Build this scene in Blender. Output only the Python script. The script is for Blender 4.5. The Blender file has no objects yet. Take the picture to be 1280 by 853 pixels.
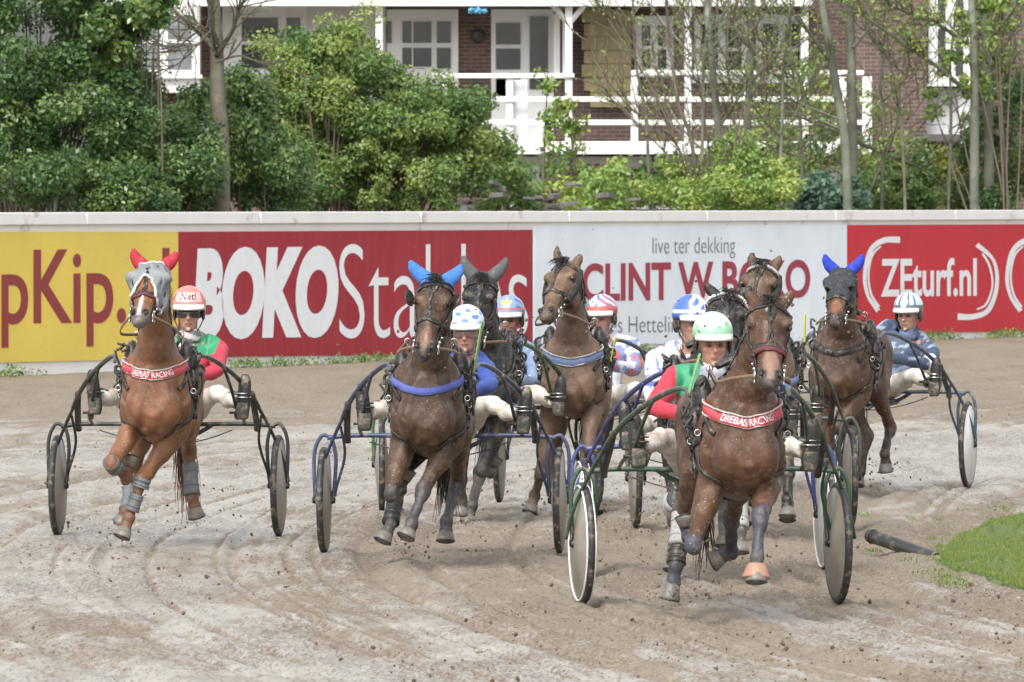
import bpy, bmesh, math, random
import numpy as np
from mathutils import Vector, Matrix, noise as mnoise
from mathutils.bvhtree import BVHTree
R = math.radians
random.seed(7)
rng = np.random.default_rng(11)
sc = bpy.context.scene
COL = sc.collection

# ---------------------------------------------------------------- camera
F = 12000.0          # focal length in pixels of a 1280 px wide frame
CAMH, HOR = 2.2, 252.0
cam_d = bpy.data.cameras.new('camera')
cam = bpy.data.objects.new('camera', cam_d); COL.objects.link(cam)
cam_d.sensor_width = 36.0
cam_d.lens = F / 1280 * 36.0
cam_d.clip_start = 1.0; cam_d.clip_end = 3000.0
cam.location = (0, 0, CAMH)
PITCH = math.atan((426.5 - HOR) / F)
cam.rotation_euler = (R(90) - PITCH, 0, 0)
cam_d.dof.use_dof = True
cam_d.dof.focus_distance = 60.0
cam_d.dof.aperture_fstop = 20.0
sc.camera = cam

# ---------------------------------------------------------------- light
world = bpy.data.worlds.new('World'); sc.world = world; world.use_nodes = True
wn = world.node_tree; wn.nodes.clear()
sky = wn.nodes.new('ShaderNodeTexSky'); sky.sky_type = 'NISHITA'; sky.sun_disc = False
SUN_EL, SUN_AZ = R(46), R(197)
sky.sun_elevation = SUN_EL; sky.sun_rotation = SUN_AZ
sky.air_density = 1.0; sky.dust_density = 4.0; sky.ozone_density = 1.0
hs = wn.nodes.new('ShaderNodeHueSaturation'); hs.inputs['Saturation'].default_value = 0.22
bg = wn.nodes.new('ShaderNodeBackground'); bg.inputs['Strength'].default_value = 0.15
wo = wn.nodes.new('ShaderNodeOutputWorld')
wn.links.new(sky.outputs[0], hs.inputs['Color']); wn.links.new(hs.outputs[0], bg.inputs['Color']); wn.links.new(bg.outputs[0], wo.inputs[0])
sun_d = bpy.data.lights.new('sun', 'SUN'); sun_d.energy = 1.1; sun_d.angle = R(20); sun_d.color = (1.0, 0.96, 0.90)
sun = bpy.data.objects.new('sun', sun_d); COL.objects.link(sun)
# direction to the sun: behind the camera, a little to its left
sd = Vector((math.sin(SUN_AZ) * math.cos(SUN_EL), math.cos(SUN_AZ) * math.cos(SUN_EL), math.sin(SUN_EL)))
sun.rotation_euler = sd.to_track_quat('Z', 'Y').to_euler()
sc.view_settings.view_transform = 'Standard'; sc.view_settings.look = 'None'
sc.view_settings.exposure = 1.06; sc.view_settings.gamma = 1.0
sc.cycles.use_denoising = True
sc.cycles.max_bounces = 6; sc.cycles.transparent_max_bounces = 8

# ---------------------------------------------------------------- helpers
def P(px, py, D):
    """point seen at a pixel of the photograph, D metres out"""
    return Vector(((px - 640) / F * D, D, CAMH - (py - HOR) / F * D))
def pz(py, D): return CAMH - (py - HOR) / F * D
def pxx(px, D): return (px - 640) / F * D

def tag(o, label=None, cat=None, group=None, kind=None):
    if label: o['label'] = label
    if cat: o['category'] = cat
    if group: o['group'] = group
    if kind: o['kind'] = kind
    return o
def empty(name, loc=(0, 0, 0), label=None, cat=None, group=None):
    o = bpy.data.objects.new(name, None); COL.objects.link(o); o.location = loc
    o.empty_display_size = 0.2
    return tag(o, label, cat, group)

class MB:
    """collects geometry given in world coordinates, links it as one mesh object"""
    def __init__(s): s.v = []; s.f = []; s.m = []; s.mi = 0
    def add(s, vs, fs):
        o = len(s.v); s.v += [Vector(v) for v in vs]; s.f += [tuple(i + o for i in f) for f in fs]; s.m += [s.mi] * len(fs)
    def box(s, a, b):
        x0, y0, z0 = a; x1, y1, z1 = b
        s.add([(x0,y0,z0),(x1,y0,z0),(x1,y1,z0),(x0,y1,z0),(x0,y0,z1),(x1,y0,z1),(x1,y1,z1),(x0,y1,z1)],
              [(0,3,2,1),(4,5,6,7),(0,1,5,4),(1,2,6,5),(2,3,7,6),(3,0,4,7)])
    def obox(s, c, ax, ay, az):
        c = Vector(c); ax = Vector(ax); ay = Vector(ay); az = Vector(az)
        vs = [c + ax*i + ay*j + az*k for k in (-1,1) for j in (-1,1) for i in (-1,1)]
        s.add(vs, [(0,2,3,1),(4,5,7,6),(0,1,5,4),(1,3,7,5),(3,2,6,7),(2,0,4,6)])
    def tube(s, pts, rad, up=None, n=10, sub=3, caps=True):
        pts = [Vector(p) for p in pts]
        if not isinstance(rad, (list, tuple)) or (len(rad) == 2 and len(pts) != 2 and not isinstance(rad[0], (list, tuple))):
            rad = [rad] * len(pts)
        rad = [(r, r) if not isinstance(r, (list, tuple)) else r for r in rad]
        if sub > 1 and len(pts) > 2: pts, rad = crom(pts, rad, sub)
        N = len(pts); ups = up; prev = None; base = len(s.v)
        for i in range(N):
            t = (pts[min(i+1, N-1)] - pts[max(i-1, 0)])
            if t.length < 1e-9: t = Vector((0,0,1))
            t.normalize()
            if ups is not None: u = Vector(ups)
            elif prev is not None: u = prev
            else: u = Vector((0,0,1)) if abs(t.z) < .9 else Vector((0,1,0))
            side = t.cross(u)
            if side.length < 1e-5: side = t.cross(Vector((.3,.7,.2)))
            side.normalize(); uv = side.cross(t).normalized(); prev = uv
            a, b = rad[i]
            for k in range(n):
                an = 2*math.pi*k/n
                s.v.append(pts[i] + side*(a*math.cos(an)) + uv*(b*math.sin(an)))
        fs = []
        for i in range(N-1):
            for k in range(n):
                k2 = (k+1) % n
                fs.append((base+i*n+k, base+i*n+k2, base+(i+1)*n+k2, base+(i+1)*n+k))
        if caps:
            fs.append(tuple(base+k for k in range(n))[::-1]); fs.append(tuple(base+(N-1)*n+k for k in range(n)))
        s.f += fs; s.m += [s.mi]*len(fs)
    def ball(s, c, r, ax=None, n=12, m=8):
        """ellipsoid; r = (a,b,c) along ax = (X,Y,Z) unit vectors"""
        c = Vector(c)
        if not isinstance(r, (list, tuple)): r = (r, r, r)
        X, Y, Z = ax if ax else (Vector((1,0,0)), Vector((0,1,0)), Vector((0,0,1)))
        vs = [c + Z*r[2]]
        for j in range(1, m):
            ph = math.pi*j/m
            for k in range(n):
                th = 2*math.pi*k/n
                vs.append(c + X*(r[0]*math.sin(ph)*math.cos(th)) + Y*(r[1]*math.sin(ph)*math.sin(th)) + Z*(r[2]*math.cos(ph)))
        vs.append(c - Z*r[2]); fs = []
        for k in range(n): fs.append((0, 1+k, 1+(k+1)%n))
        for j in range(m-2):
            for k in range(n):
                a = 1+j*n+k; b = 1+j*n+(k+1)%n
                fs.append((a, a+n, b+n, b))
        e = len(vs)-1; o = 1+(m-2)*n
        for k in range(n): fs.append((e, o+(k+1)%n, o+k))
        s.add(vs, fs)
    def torus(s, c, axis, Rr, r, n=24, m=8):
        axis = Vector(axis).normalized(); u = axis.orthogonal().normalized(); w = axis.cross(u); c = Vector(c); base = len(s.v)
        for i in range(n):
            a = 2*math.pi*i/n; d = u*math.cos(a)+w*math.sin(a)
            for k in range(m):
                b = 2*math.pi*k/m
                s.v.append(c + d*(Rr + r*math.cos(b)) + axis*(r*math.sin(b)))
        for i in range(n):
            for k in range(m):
                s.f.append((base+i*m+k, base+((i+1)%n)*m+k, base+((i+1)%n)*m+(k+1)%m, base+i*m+(k+1)%m)); s.m.append(s.mi)
    def lathe(s, c, axis, prof, n=40):
        """profile of (offset along the axis, radius)"""
        axis = Vector(axis).normalized(); u = axis.orthogonal().normalized(); w = axis.cross(u); c = Vector(c); base = len(s.v)
        for (h, r) in prof:
            for k in range(n):
                a = 2*math.pi*k/n
                s.v.append(c + axis*h + (u*math.cos(a)+w*math.sin(a))*max(r, 1e-4))
        for i in range(len(prof)-1):
            for k in range(n):
                s.f.append((base+i*n+k, base+i*n+(k+1)%n, base+(i+1)*n+(k+1)%n, base+(i+1)*n+k)); s.m.append(s.mi)
    def mesh(s, name, org=Vector((0,0,0)), smooth=True):
        me = bpy.data.meshes.new(name)
        me.from_pydata([tuple(v - org) for v in s.v], [], s.f); me.update()
        if smooth: me.polygons.foreach_set('use_smooth', [True]*len(me.polygons))
        me.polygons.foreach_set('material_index', s.m)
        return me
    def build(s, name, mats, parent=None, smooth=True, bevel=0, normals=False):
        org = Vector(parent_loc(parent)) if parent else Vector((0,0,0))
        me = s.mesh(name, org, smooth)
        if normals:
            bm = bmesh.new(); bm.from_mesh(me); bmesh.ops.recalc_face_normals(bm, faces=bm.faces); bm.to_mesh(me); bm.free()
        return link(name, me, mats, parent, bevel)

def parent_loc(o):
    p = Vector((0,0,0))
    while o is not None:
        p += Vector(o.location); o = o.parent
    return p
def link(name, me, mats, parent=None, bevel=0):
    if not isinstance(mats, (list, tuple)): mats = [mats]
    for m in mats: me.materials.append(m)
    o = bpy.data.objects.new(name, me); COL.objects.link(o)
    if parent: o.parent = parent
    if bevel:
        b = o.modifiers.new('bevel', 'BEVEL'); b.width = bevel; b.segments = 2; b.limit_method = 'ANGLE'; b.angle_limit = R(40)
    return o
def crom(pts, rad, sub):
    P2, R2 = [], []
    n = len(pts)
    for i in range(n-1):
        p0 = pts[max(i-1,0)]; p1 = pts[i]; p2 = pts[i+1]; p3 = pts[min(i+2,n-1)]
        for k in range(sub):
            t = k/sub
            a = 2*p1; b = p2-p0; c = 2*p0-5*p1+4*p2-p3; d = -p0+3*p1-3*p2+p3
            P2.append((a + b*t + c*(t*t) + d*(t*t*t))*0.5)
            s = t*t*(3-2*t)
            R2.append((rad[i][0]*(1-s)+rad[i+1][0]*s, rad[i][1]*(1-s)+rad[i+1][1]*s))
    P2.append(pts[-1]); R2.append(rad[-1])
    return P2, R2
def remesh(mb, name, org, voxel, smooth=4, fac=.5):
    me = mb.mesh(name+'_raw', org, False)
    ob = bpy.data.objects.new(name+'_tmp', me); COL.objects.link(ob)
    m = ob.modifiers.new('r', 'REMESH'); m.mode = 'VOXEL'; m.voxel_size = voxel; m.use_smooth_shade = True
    if smooth:
        s = ob.modifiers.new('s', 'SMOOTH'); s.iterations = smooth; s.factor = fac
    dg = bpy.context.evaluated_depsgraph_get(); dg.update()
    out = bpy.data.meshes.new_from_object(ob.evaluated_get(dg), depsgraph=dg)
    bpy.data.objects.remove(ob); bpy.data.meshes.remove(me)
    out.name = name
    out.polygons.foreach_set('use_smooth', [True]*len(out.polygons))
    return out
def verts_np(me):
    a = np.empty(len(me.vertices)*3); me.vertices.foreach_get('co', a); return a.reshape(-1, 3)
def set_verts(me, a): me.vertices.foreach_set('co', a.ravel()); me.update()
def set_col(me, cols, name='Col'):
    at = me.attributes.new(name, 'FLOAT_COLOR', 'POINT')
    c = np.ones((len(me.vertices), 4)); c[:, :3] = cols; at.data.foreach_set('color', c.ravel())
def npnoise(x, y, seed=0):
    """value noise on the plane"""
    xi = np.floor(x).astype(np.int64); yi = np.floor(y).astype(np.int64); fx = x-xi; fy = y-yi
    fx = fx*fx*(3-2*fx); fy = fy*fy*(3-2*fy)
    def h(a, b):
        n = (a*374761393 + b*668265263 + seed*1442695041) & 0xffffffff
        n = ((n ^ (n >> 13))*1274126177) & 0xffffffff
        return ((n ^ (n >> 16)) & 0xffff)/65535.0
    return (h(xi,yi)*(1-fx)+h(xi+1,yi)*fx)*(1-fy)+(h(xi,yi+1)*(1-fx)+h(xi+1,yi+1)*fx)*fy
def fbm(x, y, oct=4, seed=0):
    s = 0; a = .5; t = 0
    for i in range(oct):
        s = s + a*npnoise(x, y, seed+i*17); t += a; a *= .5; x = x*2.03+5.1; y = y*2.03+1.7
    return s/t

# ---------------------------------------------------------------- materials
def nt(name):
    m = bpy.data.materials.new(name); m.use_nodes = True; t = m.node_tree; t.nodes.clear()
    out = t.nodes.new('ShaderNodeOutputMaterial'); b = t.nodes.new('ShaderNodeBsdfPrincipled')
    t.links.new(b.outputs[0], out.inputs[0]); return m, t, b
def N(t, typ, **k):
    n = t.nodes.new(typ)
    for a, v in k.items():
        if hasattr(n, a): setattr(n, a, v)
    return n
def noise_node(t, scale, detail=4, rough=.55, vec=None, coord='Object'):
    n = N(t, 'ShaderNodeTexNoise'); n.inputs['Scale'].default_value = scale; n.inputs['Detail'].default_value = detail; n.inputs['Roughness'].default_value = rough
    if vec is None:
        tc = N(t, 'ShaderNodeTexCoord'); vec = tc.outputs[coord]
    t.links.new(vec, n.inputs['Vector']); return n.outputs['Fac']
def ramp(t, fac, stops):
    r = N(t, 'ShaderNodeValToRGB'); t.links.new(fac, r.inputs[0]); e = r.color_ramp.elements
    while len(e) < len(stops): e.new(.5)
    for i, (p, c) in enumerate(stops):
        e[i].position = p; e[i].color = (c, c, c, 1) if not isinstance(c, (tuple, list)) else (*c, 1)
    return r.outputs[0]
def mix(t, fac, a, b, mode='MIX'):
    m = N(t, 'ShaderNodeMix', data_type='RGBA', blend_type=mode)
    for inp, v in ((m.inputs[0], fac), (m.inputs[6], a), (m.inputs[7], b)):
        if isinstance(v, (int, float)): inp.default_value = v
        elif isinstance(v, (tuple, list)): inp.default_value = (*v, 1)
        else: t.links.new(v, inp)
    return m.outputs[2]
def bump(t, b, h, strength=.3, dist=.01):
    n = N(t, 'ShaderNodeBump'); n.inputs['Strength'].default_value = strength; n.inputs['Distance'].default_value = dist
    t.links.new(h, n.inputs['Height']); t.links.new(n.outputs[0], b.inputs['Normal'])
MUD = (.27, .21, .155)
def mat(name, col=None, rough=.5, metal=0, var=.25, vscale=6, mud=0, mudscale=14, bmp=0, bscale=40, attr=False, coat=0, spec=.5, speck=0):
    """general surface: colour with mottling, mud blotches and mud specks thrown up by the hooves"""
    m, t, b = nt(name)
    if attr:
        a = N(t, 'ShaderNodeAttribute', attribute_name='Col'); base = a.outputs['Color']
    else:
        rgb = N(t, 'ShaderNodeRGB'); rgb.outputs[0].default_value = (*col, 1); base = rgb.outputs[0]
    tc = N(t, 'ShaderNodeTexCoord')
    nz = noise_node(t, vscale, 5, .6, tc.outputs['Object'])
    f = ramp(t, nz, [(.3, 1-var), (.7, 1+var*.0+.0)])
    base = mix(t, 1.0, base, f, 'MULTIPLY')
    if mud:
        m2 = noise_node(t, mudscale, 6, .7, tc.outputs['Object'])
        f2 = ramp(t, m2, [(.62-mud*.25, 0), (.70-mud*.1, min(1, .5+mud*.5))])
        base = mix(t, f2, base, MUD)
    if speck:
        v = N(t, 'ShaderNodeTexVoronoi'); v.inputs['Scale'].default_value = 55; v.inputs['Randomness'].default_value = 1
        t.links.new(tc.outputs['Object'], v.inputs['Vector'])
        f3 = ramp(t, v.outputs['Distance'], [(.0, 1), (.10+.1*speck, 1), (.16+.12*speck, 0)])
        n3 = noise_node(t, 4, 3, .6, tc.outputs['Object'])
        g3 = ramp(t, n3, [(.48-.1*speck, 0), (.62, speck)])
        f4 = mix(t, 1.0, f3, g3, 'MULTIPLY')
        base = mix(t, f4, base, (.42, .36, .28))
    t.links.new(base, b.inputs['Base Color'])
    b.inputs['Roughness'].default_value = rough; b.inputs['Metallic'].default_value = metal
    b.inputs['Specular IOR Level'].default_value = spec
    if coat: b.inputs['Coat Weight'].default_value = coat; b.inputs['Coat Roughness'].default_value = .15
    if bmp:
        bump(t, b, noise_node(t, bscale, 5, .6, tc.outputs['Object']), bmp, .01)
    return m
M = {}
M['strap'] = mat('black_leather', (.025,.024,.024), .45, 0, .3, 30, .35, 30, .3, 60)
M['rein'] = mat('tan_leather', (.20,.12,.075), .55, 0, .3, 30, .2, 30)
M['steel'] = mat('steel', (.6,.6,.58), .25, 1, .2, 30, .15, 40)
M['tyre'] = mat('tyre_rubber', (.028,.028,.03), .6, 0, .3, 20, .4, 20, .2, 60)
M['disc'] = mat('wheel_cover', (.27,.25,.21), .4, 0, .4, 5, .45, 7, 0, 40, speck=.6)
M['disc_clean'] = mat('pale_wheel_cover', (.62,.62,.6), .35, 0, .2, 5, .15, 7, speck=.4)
M['rim_white'] = mat('white_rim', (.72,.72,.7), .4, 0, .2, 10, .25, 20)
M['hub'] = mat('dark_hub', (.05,.05,.055), .4, .5, .3, 20, .2, 20)
M['plate_y'] = mat('yellow_plate', (.62,.60,.05), .4, 0, .2, 10, .1, 30)
M['plate_g'] = mat('pale_green_plate', (.22,.42,.16), .4, 0, .2, 10, .1, 30)
M['boot'] = mat('muddy_rubber_boot', (.022,.023,.023), .45, 0, .3, 12, .25, 14, .4, 30, speck=.4)
M['sole'] = mat('boot_sole', (.055,.062,.05), .7, 0, .4, 30, .5, 25, .6, 60)
M['glove'] = mat('dark_glove', (.05,.05,.055), .7, 0, .3, 30, .3, 20, .3, 60)
M['trouser'] = mat('white_trousers', (.62,.59,.53), .75, 0, .2, 8, .62, 9, .35, 14, speck=.5)
M['goggle'] = mat('smoky_goggles', (.03,.032,.035), .12, 0, .1, 8, 0, 9, coat=.5, speck=.4)
M['eye'] = mat('dark_eye', (.015,.01,.008), .08, 0, .1, 8, coat=1)
M['nostril'] = mat('dark_nostril', (.012,.01,.01), .5)
M['white'] = mat('white_plastic', (.64,.64,.63), .35, 0, .08, 12, .08, 20, speck=.3)
M['hoof'] = mat('grey_hoof', (.15,.14,.125), .45, 0, .35, 14, .55, 12, .3, 60)
M['mesh_grey'] = mat('grey_fly_mesh', (.22,.24,.25), .75, 0, .35, 9, .15, 12, .6, 120)
M['fleece'] = mat('pale_fleece_edge', (.52,.50,.47), .9, 0, .3, 30, .25, 20, .6, 60)
M['sheepskin'] = mat('black_sheepskin', (.03,.028,.027), .95, 0, .4, 60, .2, 30, 1.0, 70)
M['skin'] = mat('skin', None, .5, 0, .12, 20, .06, 30, attr=True, speck=.35)
M['attr_cloth'] = mat('racing_silks', None, .6, 0, .14, 10, .1, 9, .35, 22, attr=True, speck=.45)
M['attr_gloss'] = mat('helmet_shell', None, .25, 0, .08, 10, .05, 14, attr=True, coat=.4, speck=.3)
M['bell_boot'] = mat('orange_bell_boot', (.36,.19,.125), .55, 0, .25, 16, .5, 20)
M['grey_boot'] = mat('grey_tendon_boot', (.13,.145,.16), .6, 0, .25, 16, .35, 20, .3, 40)
M['pale_boot'] = mat('pale_grey_bandage', (.33,.33,.32), .7, 0, .25, 16, .4, 16, .5, 40)
def coat_mat(name):
    m, t, b = nt(name)
    a = N(t, 'ShaderNodeAttribute', attribute_name='Col'); base = a.outputs['Color']
    tc = N(t, 'ShaderNodeTexCoord'); O = tc.outputs['Object']
    base = mix(t, 1.0, base, ramp(t, noise_node(t, 5, 5, .65, O), [(.3,.50), (.68,1.15)]), 'MULTIPLY')
    # fine hair streaks and wet patches
    base = mix(t, 1.0, base, ramp(t, noise_node(t, 90, 3, .6, O), [(.3,.82), (.7,1.1)]), 'MULTIPLY')
    mudn = noise_node(t, 9, 8, .75, O)
    base = mix(t, ramp(t, mudn, [(.50,0), (.70,.42)]), base, (.21,.165,.12))
    m3 = noise_node(t, 26, 6, .75, O)
    base = mix(t, ramp(t, m3, [(.55,0), (.66,.30)]), base, (.27,.215,.165))
    v = N(t, 'ShaderNodeTexVoronoi'); v.inputs['Scale'].default_value = 42; t.links.new(O, v.inputs['Vector'])
    f3 = ramp(t, v.outputs['Distance'], [(.0,1), (.12,1), (.2,0)])
    g3 = ramp(t, noise_node(t, 3.2, 3, .6, O), [(.46,0), (.62,.7)])
    base = mix(t, mix(t, 1.0, f3, g3, 'MULTIPLY'), base, (.40,.33,.25))
    t.links.new(base, b.inputs['Base Color'])
    t.links.new(ramp(t, noise_node(t, 6, 4, .6, O), [(.35,.30), (.65,.54)]), b.inputs['Roughness'])
    b.inputs['Specular IOR Level'].default_value = .32
    bump(t, b, noise_node(t, 55, 6, .7, O), .4, .01)
    return m
M['coat'] = coat_mat('horse_coat')
def hair_mat(name, col):
    return mat(name, col, .5, 0, .5, 30, .1, 20)
M['hair_black'] = hair_mat('black_hair', (.018,.015,.013))
M['hair_brown'] = hair_mat('chestnut_hair', (.16,.07,.035))
# ================================================================ SETTING
# track coordinate: how far across the bend a point lies
def trackq(X, Y):
    d = Y - 62.0
    s = np.where(d < 20, .005*d*d, .005*400 + .2*(d-20))
    return X - s
def wall_x(Y):      # foot line of the advertising wall, solved for X
    return WA.x + (Y - WA.y)*(WB.x - WA.x)/(WB.y - WA.y)
WA = Vector((pxx(0, 121.), 121., 0)); WB = Vector((pxx(1280, 157.), 157., 0))
def ruts(q, Y):
    r = 0*q
    for c, w, dd in ((-3.35,.10,.030),(-2.55,.05,.02),(-2.3,.04,.015),(-1.75,.05,.022),(-.95,.09,.03),(-.62,.05,.018),(-.05,.04,.02),(.42,.10,.032),(.95,.05,.02),(1.25,.05,.018),(1.55,.07,.03),(1.95,.05,.02),(2.35,.09,.03),(2.75,.05,.02),(3.3,.1,.03),(-4.4,.1,.03),(4.2,.1,.03)):
        cc = c + .10*(npnoise(Y*.12, 0*Y+c*7)-.5) + .25*(npnoise(Y*.03, 0*Y+c*3)-.5)
        g = np.exp(-((q-cc)/w)**2)
        lip = np.exp(-((q-cc-1.9*w)/w)**2)+np.exp(-((q-cc+1.9*w)/w)**2)
        r = r - dd*g + .35*dd*lip
    return r
def ground_parts():
    xs = np.concatenate([[-900,-300,-120,-60,-35,-24,-18,-14,-11], np.linspace(-9,-3.6,150)[:-1], np.linspace(-3.6,3.6,560), np.linspace(3.6,9.5,170)[1:], [11,14,18,24,35,60,120,300,900]])
    inv = np.linspace(1/42.5, 1/160., 680)
    ys = np.concatenate([[-60,-20,0,15,28,36,40], 1/inv, [170,190,220,300,500,1200]])
    X, Y = np.meshgrid(xs, ys)
    q = trackq(X, Y)
    n1 = fbm(q*1.1, Y*.16, 4, 3); n2 = fbm(q*4.0, Y*.9, 4, 9); n3 = fbm(X*9, Y*1.5, 4, 21); n4 = fbm(X*30, Y*7, 2, 33)
    z = (n1-.5)*.05 + (n2-.5)*.010 + (n3-.5)*.004 + np.maximum(n4-.56, 0)*.045
    rt = ruts(q, Y); fine = 0*q
    for i in range(46):
        c0 = -5+.23*i+.17*math.sin(i*7.3); wv = .12*(npnoise(Y*.10, 0*Y+i*3.1)-.5)
        on = np.clip((npnoise(Y*.05+i*1.7, 0*Y+i)-.45)*5, 0, 1)
        fine = fine - .012*np.exp(-((q-c0-wv)/.022)**2)*on + .006*np.exp(-((q-c0-wv-.045)/.02)**2)*on
    rt = rt + fine; z = z + rt*(.5+n1)
    fade = np.clip((165-Y)/30, 0, 1)*np.clip((Y-40)/3, 0, 1)*np.clip((10-np.abs(X))/1.5, 0, 1)
    z = z*fade
    # wetness: pale watery sheets between drier, browner drag marks
    w = fbm(q*.55+3, Y*.045, 4, 51)*.75 + fbm(q*2.4, Y*.22, 4, 61)*.45 - .6
    w = w*4.5 + .35
    far = np.clip((Y-92)/12, 0, 1); w = w*(1-far) + far*(-.6+w*.25)           # dry brown strip along the wall
    mid = np.exp(-((Y-82)/10.)**2)*1.1; w = w + mid*.8
    churn = np.exp(-((Y-60.5)/5.)**2)*np.clip((q+1.6)/1.5, 0, 1); w = w - churn*1.0
    w = w + np.clip((49.5-Y)/6, 0, 1)*np.clip((-q+1.2)/3, -0.6, 1)*.7 + rt*11 + fine*42
    w = np.clip(w + (n3-.5)*1.5 + (n2-.5)*1.0, 0, 1)
    ny, nx = X.shape
    V = np.stack([X, Y, z], -1).reshape(-1, 3)
    idx = np.arange(ny*nx).reshape(ny, nx)
    Fq = np.stack([idx[:-1,:-1], idx[:-1,1:], idx[1:,1:], idx[1:,:-1]], -1).reshape(-1, 4)
    me = bpy.data.meshes.new('ground')
    me.vertices.add(len(V)); me.vertices.foreach_set('co', V.ravel())
    me.loops.add(Fq.size); me.loops.foreach_set('vertex_index', Fq.ravel().astype(np.int32))
    me.polygons.add(len(Fq)); me.polygons.foreach_set('loop_start', np.arange(0, Fq.size, 4, dtype=np.int32)); me.polygons.foreach_set('loop_total', np.full(len(Fq), 4, np.int32))
    me.update(); me.validate()
    me.polygons.foreach_set('use_smooth', [True]*len(me.polygons))
    set_col(me, np.stack([w.ravel(), q.ravel()*.05+.5, (np.clip(n1,0,1)).ravel()], -1), 'Wet')
    return me
def ground_mat():
    m, t, b = nt('wet_track_sand')
    a = N(t, 'ShaderNodeAttribute', attribute_name='Wet'); sp = N(t, 'ShaderNodeSeparateColor'); t.links.new(a.outputs['Color'], sp.inputs[0])
    tc = N(t, 'ShaderNodeTexCoord'); mp = N(t, 'ShaderNodeMapping'); t.links.new(tc.outputs['Object'], mp.inputs[0]); mp.inputs['Scale'].default_value = (1, .42, 1)
    n = noise_node(t, 9, 8, .7, mp.outputs[0]); n2 = noise_node(t, 34, 6, .72, mp.outputs[0]); n3 = noise_node(t, 2.2, 7, .7, mp.outputs[0])
    dry = mix(t, ramp(t, n, [(.3,0), (.7,1)]), (.165,.132,.094), (.245,.205,.155))
    wet = mix(t, ramp(t, n, [(.3,0), (.7,1)]), (.272,.244,.203), (.365,.338,.295))
    fw = N(t, 'ShaderNodeMath', operation='MULTIPLY_ADD'); t.links.new(n2, fw.inputs[0]); fw.inputs[1].default_value = .7; 
    sub = N(t, 'ShaderNodeMath', operation='SUBTRACT'); t.links.new(sp.outputs[0], sub.inputs[0]); sub.inputs[1].default_value = .35; t.links.new(sub.outputs[0], fw.inputs[2])
    wf = ramp(t, fw.outputs[0], [(.0,0), (.8,1)])
    base = mix(t, wf, dry, wet)
    base = mix(t, ramp(t, n3, [(.46,0), (.62,.75)]), base, mix(t, n2, (.145,.112,.078), (.235,.192,.143)))
    mp2 = N(t, 'ShaderNodeMapping'); t.links.new(tc.outputs['Object'], mp2.inputs[0]); mp2.inputs['Scale'].default_value = (1, .16, 1)
    n5 = noise_node(t, 52, 5, .7, mp2.outputs[0]); n6 = noise_node(t, 1.3, 4, .6, mp2.outputs[0])
    fl = N(t, 'ShaderNodeMath', operation='MULTIPLY_ADD'); t.links.new(n6, fl.inputs[0]); fl.inputs[1].default_value = .45; t.links.new(n5, fl.inputs[2])
    base = mix(t, ramp(t, fl.outputs[0], [(.735,0), (.80,.9)]), base, (.13,.098,.068))
    base = mix(t, ramp(t, n5, [(.56,0), (.70,.55)]), base, (.16,.122,.088))
    base = mix(t, ramp(t, n5, [(.26,.35), (.40,0)]), base, (.47,.45,.41))
    sm = ramp(t, n2, [(.30,.55), (.46,1)])
    base = mix(t, 1.0, base, sm, 'MULTIPLY')
    t.links.new(base, b.inputs['Base Color'])
    t.links.new(ramp(t, wf, [(0,.9), (1,.42)]), b.inputs['Roughness'])
    bump(t, b, n5, .5, .02)
    return m
M['ground'] = ground_mat()
g = link('ground', ground_parts(), M['ground']); tag(g, kind='structure')

# ---------------------------------------------------------------- advertising wall
def on_wall(px, py, off=0.0):
    """point of the wall's front face (moved off metres towards the track) seen at a pixel"""
    n = Vector((WB.y-WA.y, -(WB.x-WA.x), 0)).normalized()
    if n.y > 0: n = -n
    p0 = WA + n*off
    d = Vector(((px-640)/F, 1, -(py-HOR)/F))
    k = (p0 - Vector((0,0,CAMH))).dot(n) / d.dot(n)
    return Vector((0,0,CAMH)) + d*k
WD = (WB-WA).normalized(); WNn = Vector((WD.y, -WD.x, 0)); WNn = WNn if WNn.y < 0 else -WNn
def wpt(s, z, off=0): return WA + WD*s + WNn*off + Vector((0,0,z))
def wall_slab(mb, s0, s1, z0, z1, o0, o1):
    c = wpt((s0+s1)/2, (z0+z1)/2, (o0+o1)/2)
    mb.obox(c, WD*((s1-s0)/2), WNn*((o1-o0)/2), Vector((0,0,(z1-z0)/2)))
WL = (WB-WA).length
M['wallw'] = mat('weathered_white_wall', (.82,.82,.81), .6, 0, .10, 1.2, .06, 1.6, .1, 30)
M['concrete'] = mat('grey_post', (.35,.34,.33), .8, 0, .3, 3)
wall = empty('advertising_wall', wpt(WL/2, 0), 'long low white wall carrying the advertising boards along the track', 'wall')
mb = MB(); wall_slab(mb, -14, WL+16, -.1, 1.90, -.16, 0)
mb.build('wall', M['wallw'], wall, smooth=False)
s = -14.0
while s < WL+15:
    mb = MB(); wall_slab(mb, s+.01, s+5.47, 1.902, 2.06, -.20, .05)
    mb.build('cap', M['wallw'], wall, smooth=False, bevel=.01); s += 5.5
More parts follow.
